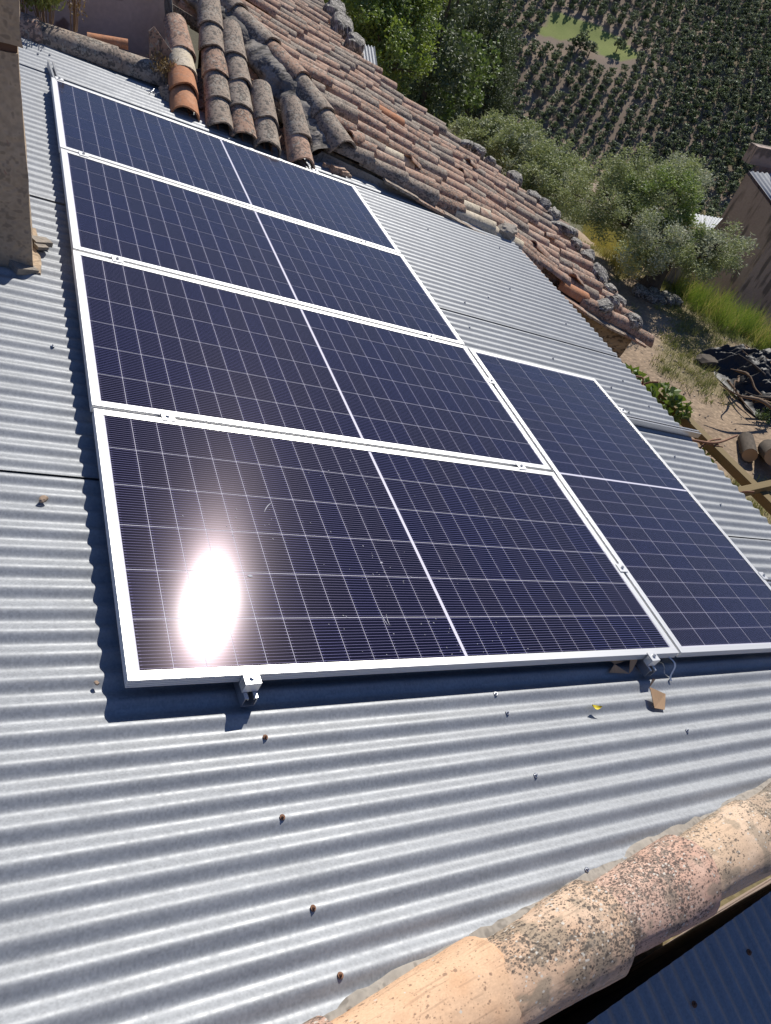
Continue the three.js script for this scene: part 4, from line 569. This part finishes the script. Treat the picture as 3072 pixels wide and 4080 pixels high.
  for (let i = 0; i < 1500; i++) { const x = rr(5, 14), z = rr(-12, -0.5), s = rr(0.25, 1.3); m.compose(V3(x, groundH(x, z), z), euler(rr(0, 3), rr(0, 6), 0), V3(s, s, s)); im.setMatrixAt(i, m); const k = rr(0.22, 0.5); im.setColorAt(i, c.setRGB(k, k * 0.82, k * 0.62)); }
  im.name = 'yard_gravel'; im.userData = { label: 'loose gravel and clods on the yard soil', category: 'gravel', kind: 'stuff' }; scene.add(im);
}

// ------------------------------------------------------------------ house on the right edge
{
  const g = thing('rendered_house', 'tall grey rendered house with streaked walls at the right edge', 'house', [19.5, -6, -13]);
  const A = V3(16.91, 0, -13.97), B = V3(17.48, 0, -12.57), C = V3(23.2, 0, -10.0), D = V3(25.2, 0, -15.2), E2 = V3(19.9, 0, -16.2);
  const quad = (p, q, y0a, y0b, y1a, y1b, nm, mat, ox = 0) => wpart(g, nm, gridGeo(16, 24, (a, b) => { const r = p.clone().lerp(q, a), y = lerp(lerp(y0a, y0b, a), lerp(y1a, y1b, a), b), L = p.distanceTo(q); return [r.x + 0.02 * (fbm(a * 9, y * 3, 3) - 0.5), y, r.z, ox + a * L, y]; }), mat);
  quad(A, B, -6.6, -6.6, -2.4, -2.99, 'wall', housePlaster); quad(B, C, -6.6, -6.6, -2.99, -2.99, 'wall', housePlaster, 3);
  quad(C, D, -6.6, -6.6, -2.9, -2.3, 'wall', housePlaster); quad(D, E2, -6.6, -6.6, -2.3, -2.3, 'wall', housePlaster); quad(E2, A, -6.6, -6.6, -2.3, -2.4, 'wall', housePlaster);
  wpart(g, 'roof', gridGeo(240, 6, (a, b) => { const p = B.clone().lerp(C, a), q = A.clone().lerp(D, a), r = p.lerp(q, b); return [r.x, lerp(-2.93, -2.34, b) + 0.02 * Math.cos(a * 2 * Math.PI * 40), r.z, a * 6, b * 2]; }), galv);
  wpart(g, 'parapet', box(2.6, 0.45, 0.3, 18.75, -2.1, -14.7), housePlaster);
  const ch = wpart(g, 'chimney', roughBox(0.5, 0.6, 0.5, 0.08, 0.02, 6, 4), brickM); ch.position.add(V3(18.75, -1.6, -14.8));
  const dirW = C.clone().sub(B).normalize(), nW = V3(-dirW.z, 0, dirW.x);
  const q = basis(dirW, V3(0, 1, 0)); const place = (nm, geo, mat, s, y, off, par) => { const k = part(par || g, nm, geo, mat); k.quaternion.copy(q); k.position.copy(B.clone().addScaledVector(dirW, s).addScaledVector(nW, off)).setY(y).sub(g.position); return k; };
  const win = place('window', box(0.8, 0.8, 0.06), std({ color: col(0.09, 0.08, 0.07), roughness: 0.8 }), 2.0, -4.42, 0.02); part(win, 'pane', box(0.66, 0.66, 0.02, 0, 0, 0.03), std({ color: col(0.01, 0.012, 0.014), roughness: 0.15 }));
  const gate = place('gate', box(1.3, 2.0, 0.03), std({ color: col(0.02, 0.02, 0.02), roughness: 0.7 }), 3.4, -4.85, 0.03); for (let i = 0; i < 9; i++) part(gate, 'bar', box(0.025, 2.0, 0.03, -0.6 + i * 0.15, 0, 0.03), steel);
}
{ // low lean-to with bright sheets behind the olive
  const g = thing('lean_to', 'low lean-to with bright white metal roof seen through the olive branches', 'shed', [14.2, -4.3, -13.6]);
  const a = at(2735, 845, 19.5), b = at(2880, 870, 20.0), c = at(2830, 925, 18.4), d = at(2770, 905, 18.2);
  wpart(g, 'roof', gridGeo(40, 6, (x, y) => { const p = a.clone().lerp(b, x), q = d.clone().lerp(c, x), r = p.lerp(q, y); return [r.x, r.y + 0.012 * Math.cos(x * 70), r.z, x * 1.3, y * 2]; }), galv);
  wpart(g, 'wall', gridGeo(4, 4, (x, y) => { const p = d.clone().lerp(c, x); return [p.x, lerp(-5, p.y - 0.05, y), p.z, x, y]; }), housePlaster);
  wpart(g, 'wall', gridGeo(4, 4, (x, y) => { const p = a.clone().lerp(d, x); return [p.x, lerp(-5, p.y - 0.05, y), p.z, x, y]; }), housePlaster);
  const g2 = thing('scrap_roof', 'small bright corrugated sheet sticking out behind the tiled roof', 'metal sheet', [4.6, -4, -11.2]);
  const e = at(1405, 168, 13.4), f = at(1492, 186, 13.6), h = at(1508, 300, 12.4), k = at(1425, 300, 12.2);
  wpart(g2, 'sheet', gridGeo(90, 4, (x, y) => { const p = e.clone().lerp(f, x), q = k.clone().lerp(h, x), r = p.lerp(q, y); return [r.x, r.y + 0.012 * Math.cos(x * 2 * Math.PI * 7), r.z, x * 0.5, y * 2]; }), galv);
  wpart(g2, 'post', merge([box(0.08, 3, 0.08, h.x, h.y - 1.6, h.z), box(0.08, 3, 0.08, k.x, k.y - 1.6, k.z)]), wood);
}

// ------------------------------------------------------------------ near trees
function treeAt(name, label, category, base, blobs, leaves, limbs, group) { // blobs in world metres
  const g = thing(name, label, category, [base.x, base.y, base.z], group), rel = blobs.map(b => [b[0] - base.x, b[1] - base.y, b[2] - base.z, b[3], b[4], b[5]]);
  const l = limbs.map(([pts, r0, r1]) => taper(pts.map(p => [p[0] - base.x, p[1] - base.y, p[2] - base.z]), r0, r1, 7, 12)); part(g, 'trunk', merge(l), barkM);
  for (const [n, len, wid, mat, o, sel] of leaves) part(g, 'crown', leafCloud(sel ? rel.filter((_, i) => sel.includes(i)) : rel, n, len, wid, o), mat);
  return g;
}
const limbsTo = (base, fork, blobs, r) => { const L = [[[[base.x, base.y - 0.2, base.z], [lerp(base.x, fork.x, 0.5) + 0.05, lerp(base.y, fork.y, 0.5), lerp(base.z, fork.z, 0.5)], [fork.x, fork.y, fork.z]], r * 1.3, r * 0.85]]; for (const b of blobs) { const m = V3(lerp(fork.x, b[0], 0.5), lerp(fork.y, b[1], 0.45), lerp(fork.z, b[2], 0.5)); L.push([[[fork.x, fork.y - 0.1, fork.z], [m.x + rr(-0.1, 0.1), m.y, m.z + rr(-0.1, 0.1)], [b[0], b[1] + b[4] * 0.3, b[2]]], r * 0.5, r * 0.1]); for (let i = 0; i < 3; i++) L.push([[[m.x, m.y, m.z], [lerp(m.x, b[0], 0.6) + rr(-0.2, 0.2), lerp(m.y, b[1], 0.6), lerp(m.z, b[2], 0.6) + rr(-0.2, 0.2)], [b[0] + rr(-0.8, 0.8) * b[3], b[1] + rr(-0.5, 0.9) * b[4], b[2] + rr(-0.8, 0.8) * b[5]]], r * 0.18, r * 0.04]); } return L; };
const blobAt = (px, py, d, rp, sy = 0.8) => { const p = at(px, py, d), r = rp * d / 2881; return [p.x, p.y, p.z, r, r * sy, r]; };
{
  const base = onGround(2585, 1140);
  const bl = [[2390, 800, 17.6, 135], [2530, 730, 18.2, 130], [2640, 790, 17.5, 130], [2700, 720, 18.6, 95], [2470, 870, 17.0, 100], [2610, 950, 16.2, 105], [2560, 1010, 15.9, 80], [2790, 1005, 17.4, 90], [2880, 990, 17.0, 85], [2810, 1040, 16.8, 85], [2570, 660, 18.8, 60]].map(q => blobAt(...q));
  treeAt('olive_tree', 'large spreading silvery olive tree with forked trunk beyond the tile eave', 'olive tree', base, bl, [[30000, 0.085, 0.024, oliveLeaf, { clumps: 230, cr: 0.27 }], [8000, 0.085, 0.024, oliveSilver, { clumps: 60, cr: 0.3 }, [5, 6, 3, 8, 7]], [6500, 0.08, 0.026, oliveGreen, { clumps: 70, cr: 0.2 }, [2, 7]]], limbsTo(base, V3(base.x + 0.05, base.y + 0.75, base.z - 0.05), bl, 0.2), 'olive trees near the houses');
  const b2 = V3(9.9, groundH(9.9, -14.8), -14.8), bl2 = [[2080, 660, 20.5, 130], [2190, 690, 20, 120], [2150, 760, 19.2, 110], [2250, 790, 18.9, 95], [2070, 590, 21, 95], [2270, 700, 20, 85]].map(q => blobAt(...q));
  const b2b = V3(bl2[1][0], groundH(bl2[1][0], bl2[1][2]), bl2[1][2]);
  treeAt('olive_tree', 'rounded olive tree showing over the middle of the tile eave', 'olive tree', b2b, bl2, [[20000, 0.1, 0.03, oliveLeaf, { clumps: 170, cr: 0.28 }], [3000, 0.12, 0.036, oliveSilver, { clumps: 50, cr: 0.2 }]], limbsTo(b2b, V3(b2b.x, b2b.y + 1.1, b2b.z), bl2, 0.18), 'olive trees near the houses');
  const bl3 = [[1900, 570, 21.5, 80], [1980, 540, 22, 80], [1850, 540, 22.5, 60], [2010, 600, 21, 70]].map(q => blobAt(...q)), b3 = V3(bl3[1][0], groundH(bl3[1][0], bl3[1][2]), bl3[1][2]);
  treeAt('olive_tree', 'leftmost pale olive tree rising just behind the tile edge stones', 'olive tree', b3, bl3, [[8500, 0.12, 0.036, oliveLeaf, { clumps: 130, cr: 0.2 }], [2500, 0.12, 0.036, oliveSilver, { clumps: 40, cr: 0.2 }]], limbsTo(b3, V3(b3.x, b3.y + 1.3, b3.z), bl3, 0.16), 'olive trees near the houses');
  const bl4 = [[1450, 60, 19, 150], [1560, 130, 19, 150], [1620, 210, 18.6, 95], [1560, 270, 18, 110], [1640, 60, 19.6, 110], [1500, 180, 18, 110], [1500, -120, 20, 200], [1620, -80, 20.3, 150]].map(q => blobAt(...q, 0.9)), b4 = V3(bl4[1][0], groundH(bl4[1][0], bl4[1][2]), bl4[1][2]);
  treeAt('broadleaf_tree', 'bright green broadleaf tree behind the top of the tiled roof', 'tree', b4, bl4, [[24000, 0.085, 0.05, brightLeaf, { clumps: 420, cr: 0.24 }], [9000, 0.085, 0.05, darkLeaf, { clumps: 200, cr: 0.25 }]], limbsTo(b4, V3(b4.x, b4.y + 2.2, b4.z), bl4, 0.2));
}
// ------------------------------------------------------------------ dark wood on the left of the valley: pines and broadleaf trees
{
  const pineG = [0, 1, 2].map(() => { const bl = []; for (let i = 0; i < 9; i++) { const y = lerp(4, 10.5, i / 8), s = lerp(2.4, 0.9, i / 8) * rr(0.75, 1.1); bl.push([rr(-0.9, 0.9), y, rr(-0.9, 0.9), s, s * 0.5, s]); } return leafCloud(bl, 3600, 0.36, 0.15, { clumps: 150, cr: 0.55, flat: 0.6 }); });
  const roundG = [0, 1].map(() => { const bl = []; for (let i = 0; i < 8; i++) bl.push([rr(-1.6, 1.6), rr(2.6, 6.5), rr(-1.6, 1.6), rr(1.1, 1.7), rr(0.9, 1.4), rr(1.1, 1.7)]); return leafCloud(bl, 3400, 0.3, 0.18, { clumps: 140, cr: 0.5 }); });
  const pt = taper([[0, -1, 0], [0.1, 3, 0.1], [-0.1, 7, 0], [0, 10.5, 0]], 0.22, 0.04, 6, 8), rt = taper([[0, -1, 0], [0.1, 2, 0], [0, 5, 0.1]], 0.25, 0.06, 6, 6);
  const spots = []; // source picture column/row of the crown top, distance
  for (let i = 0; i < 120; i++) { const d = 92 + (i / 120) * 110 + rr(-3, 3), px = lerp(1560, 2080, ((i * 0.618) % 1)) + rr(-20, 20); spots.push([px, d]); }
  for (let i = 0; i < 14; i++) spots.push([1560 + i * 21 + rr(-12, 12), rr(42, 80)]);
  spots.sort((a, b) => b[1] - a[1]);
  spots.forEach(([px, d], i) => {
    const q = at(px, 200, d), y = groundH(q.x, q.z), pine = px > 1850 || rnd() < 0.5, s = rr(0.75, 1.15);
    const g = thing(pine ? 'pine_tree' : 'wood_tree', pine ? 'dark pine in the wood between the tiled roof and the olive slope' : 'dark broadleaf tree in the wood left of the olive slope', 'tree', [q.x, y, q.z], pine ? 'pines of the valley wood' : 'broadleaf trees of the valley wood');
    part(g, 'trunk', pine ? pt : rt, barkM); part(g, 'crown', pine ? pineG[i % 3] : roundG[i % 2], pine ? pineLeaf : (rnd() < 0.25 ? brightLeaf : darkLeaf)); g.scale.set(s, s * rr(0.9, 1.15), s); g.rotation.y = rr(0, 6);
  });
}
// ------------------------------------------------------------------ olive rows on the opposite hillside
{
  const vg = [0, 1, 2, 3].map(() => { const bl = []; const n = 5; for (let i = 0; i < n; i++) { const a = i / n * 6.28 + rr(-0.4, 0.4); bl.push([Math.cos(a) * rr(0.6, 1.1), rr(1.7, 2.6), Math.sin(a) * rr(0.6, 1.1), rr(0.95, 1.3), rr(0.85, 1.15), rr(0.95, 1.3)]); } bl.push([0, 2.7, 0, 1.1, 0.9, 1.1]); return leafCloud(bl, 1050, 0.34, 0.24, { clumps: 52, cr: 0.36, round: 0.85 }); });
  const tr = taper([[0, -0.4, 0], [0.08, 0.7, 0], [0, 1.8, 0.05]], 0.2, 0.1, 5, 3);
  const az = THREE.MathUtils.degToRad(38), gx = Math.sin(az), gz = -Math.cos(az), cx = Math.cos(az), cz = Math.sin(az), list = [];
  for (let i = -32; i <= 34; i++) for (let j = 0; j < 46; j++) {
    const al = 322 + j * 5.0 + rr(-1, 1) + (i % 2) * 1.9, cr = i * 5.3 + rr(-0.8, 0.8) + 5 * Math.sin(al * 0.021 + i * 0.05) + 0.06 * (al - 330), x = gx * al + cx * cr, z = gz * al + cz * cr, r = Math.hypot(x, z), a = THREE.MathUtils.radToDeg(Math.atan2(x, -z));
    if (a < 19 || a > 60) continue; if (inPoly(MEADOW, x, z) || inPoly(MEADOW, x + gx * 5, z + gz * 5) || inPoly(MEADOW, x + gx * 10, z + gz * 10)) continue; if (rnd() < 0.015) continue;
    const y = groundH(x, z), dx = x - EYE.x, dy = y + 2 - EYE.y, dz = z - EYE.z, fz = dx * FWD.x + dy * FWD.y + dz * FWD.z; list.push([x, y, z, r, a]);
  }
  for (const [px, py, s] of [[2310, 190, 1.7], [2280, 205, 1.4], [2345, 222, 1.5], [2455, 205, 1.3], [2335, 140, 0.6]]) { const p = onGround(px, py); list.push([p.x, p.y, p.z, 0, 0, s]); }
  list.sort((a, b) => a[3] - b[3]);
  const vis = (q) => q[4] > 28 && q[4] < 50 || q[5], near = list.filter(vis).slice(0, 300), setN = new Set(near), rest = list.filter(q => !setN.has(q));
  const sc = (q) => (q[5] ?? 1) * rr(1.0, 1.35) * (q[4] > 41 ? 1.15 : 1);
  near.forEach((q, i) => {
    const g = thing('hillside_olive', 'rounded dark olive tree planted in the rows of the opposite hillside', 'olive tree', [q[0], q[1], q[2]], 'olive trees in rows on the opposite hillside'), s = sc(q);
    if (q[5]) { g.userData.label = q[5] < 1 ? 'pale grey-green bush on the green meadow of the hillside' : ['large dark bush beside the green meadow clearing', 'dark bush at the left of the meadow thicket', 'dark bush at the right of the meadow thicket', 'single round dark tree inside the lower meadow'][[1.7, 1.4, 1.5, 1.3].indexOf(q[5])]; }
    part(g, 'trunk', tr, barkM); part(g, 'crown', vg[i % 4], hillLeaf[Math.floor(rnd() * 3)]); g.scale.set(s * rr(0.9, 1.1), s, s * rr(0.9, 1.1)); g.rotation.y = rr(0, 6);
  });
  vg.forEach((geo, k) => { const sub = rest.filter((_, i) => i % 4 === k), im = new THREE.InstancedMesh(geo, leafOf(1, 1, 1, 0.35), sub.length), m = new THREE.Matrix4(), c = new THREE.Color(); sub.forEach((q, i) => { const s = sc(q); m.compose(V3(q[0], q[1], q[2]), euler(0, rr(0, 6), 0), V3(s, s, s)); im.setMatrixAt(i, m); im.setColorAt(i, c.copy(hillLeaf[i % 3].color)); }); im.name = ['upper_olive_grove', 'upper_olive_grove_001', 'upper_olive_grove_002', 'upper_olive_grove_003'][k]; im.userData = { label: 'mass of olive trees filling the upper and outer hillside', category: 'olive grove', kind: 'stuff', group: 'upper olive grove' }; im.castShadow = im.receiveShadow = true; scene.add(im); });
}
scene.traverse(o => { if (o.isMesh) { o.castShadow = true; o.receiveShadow = true; } });
renderer.render(scene, camera);
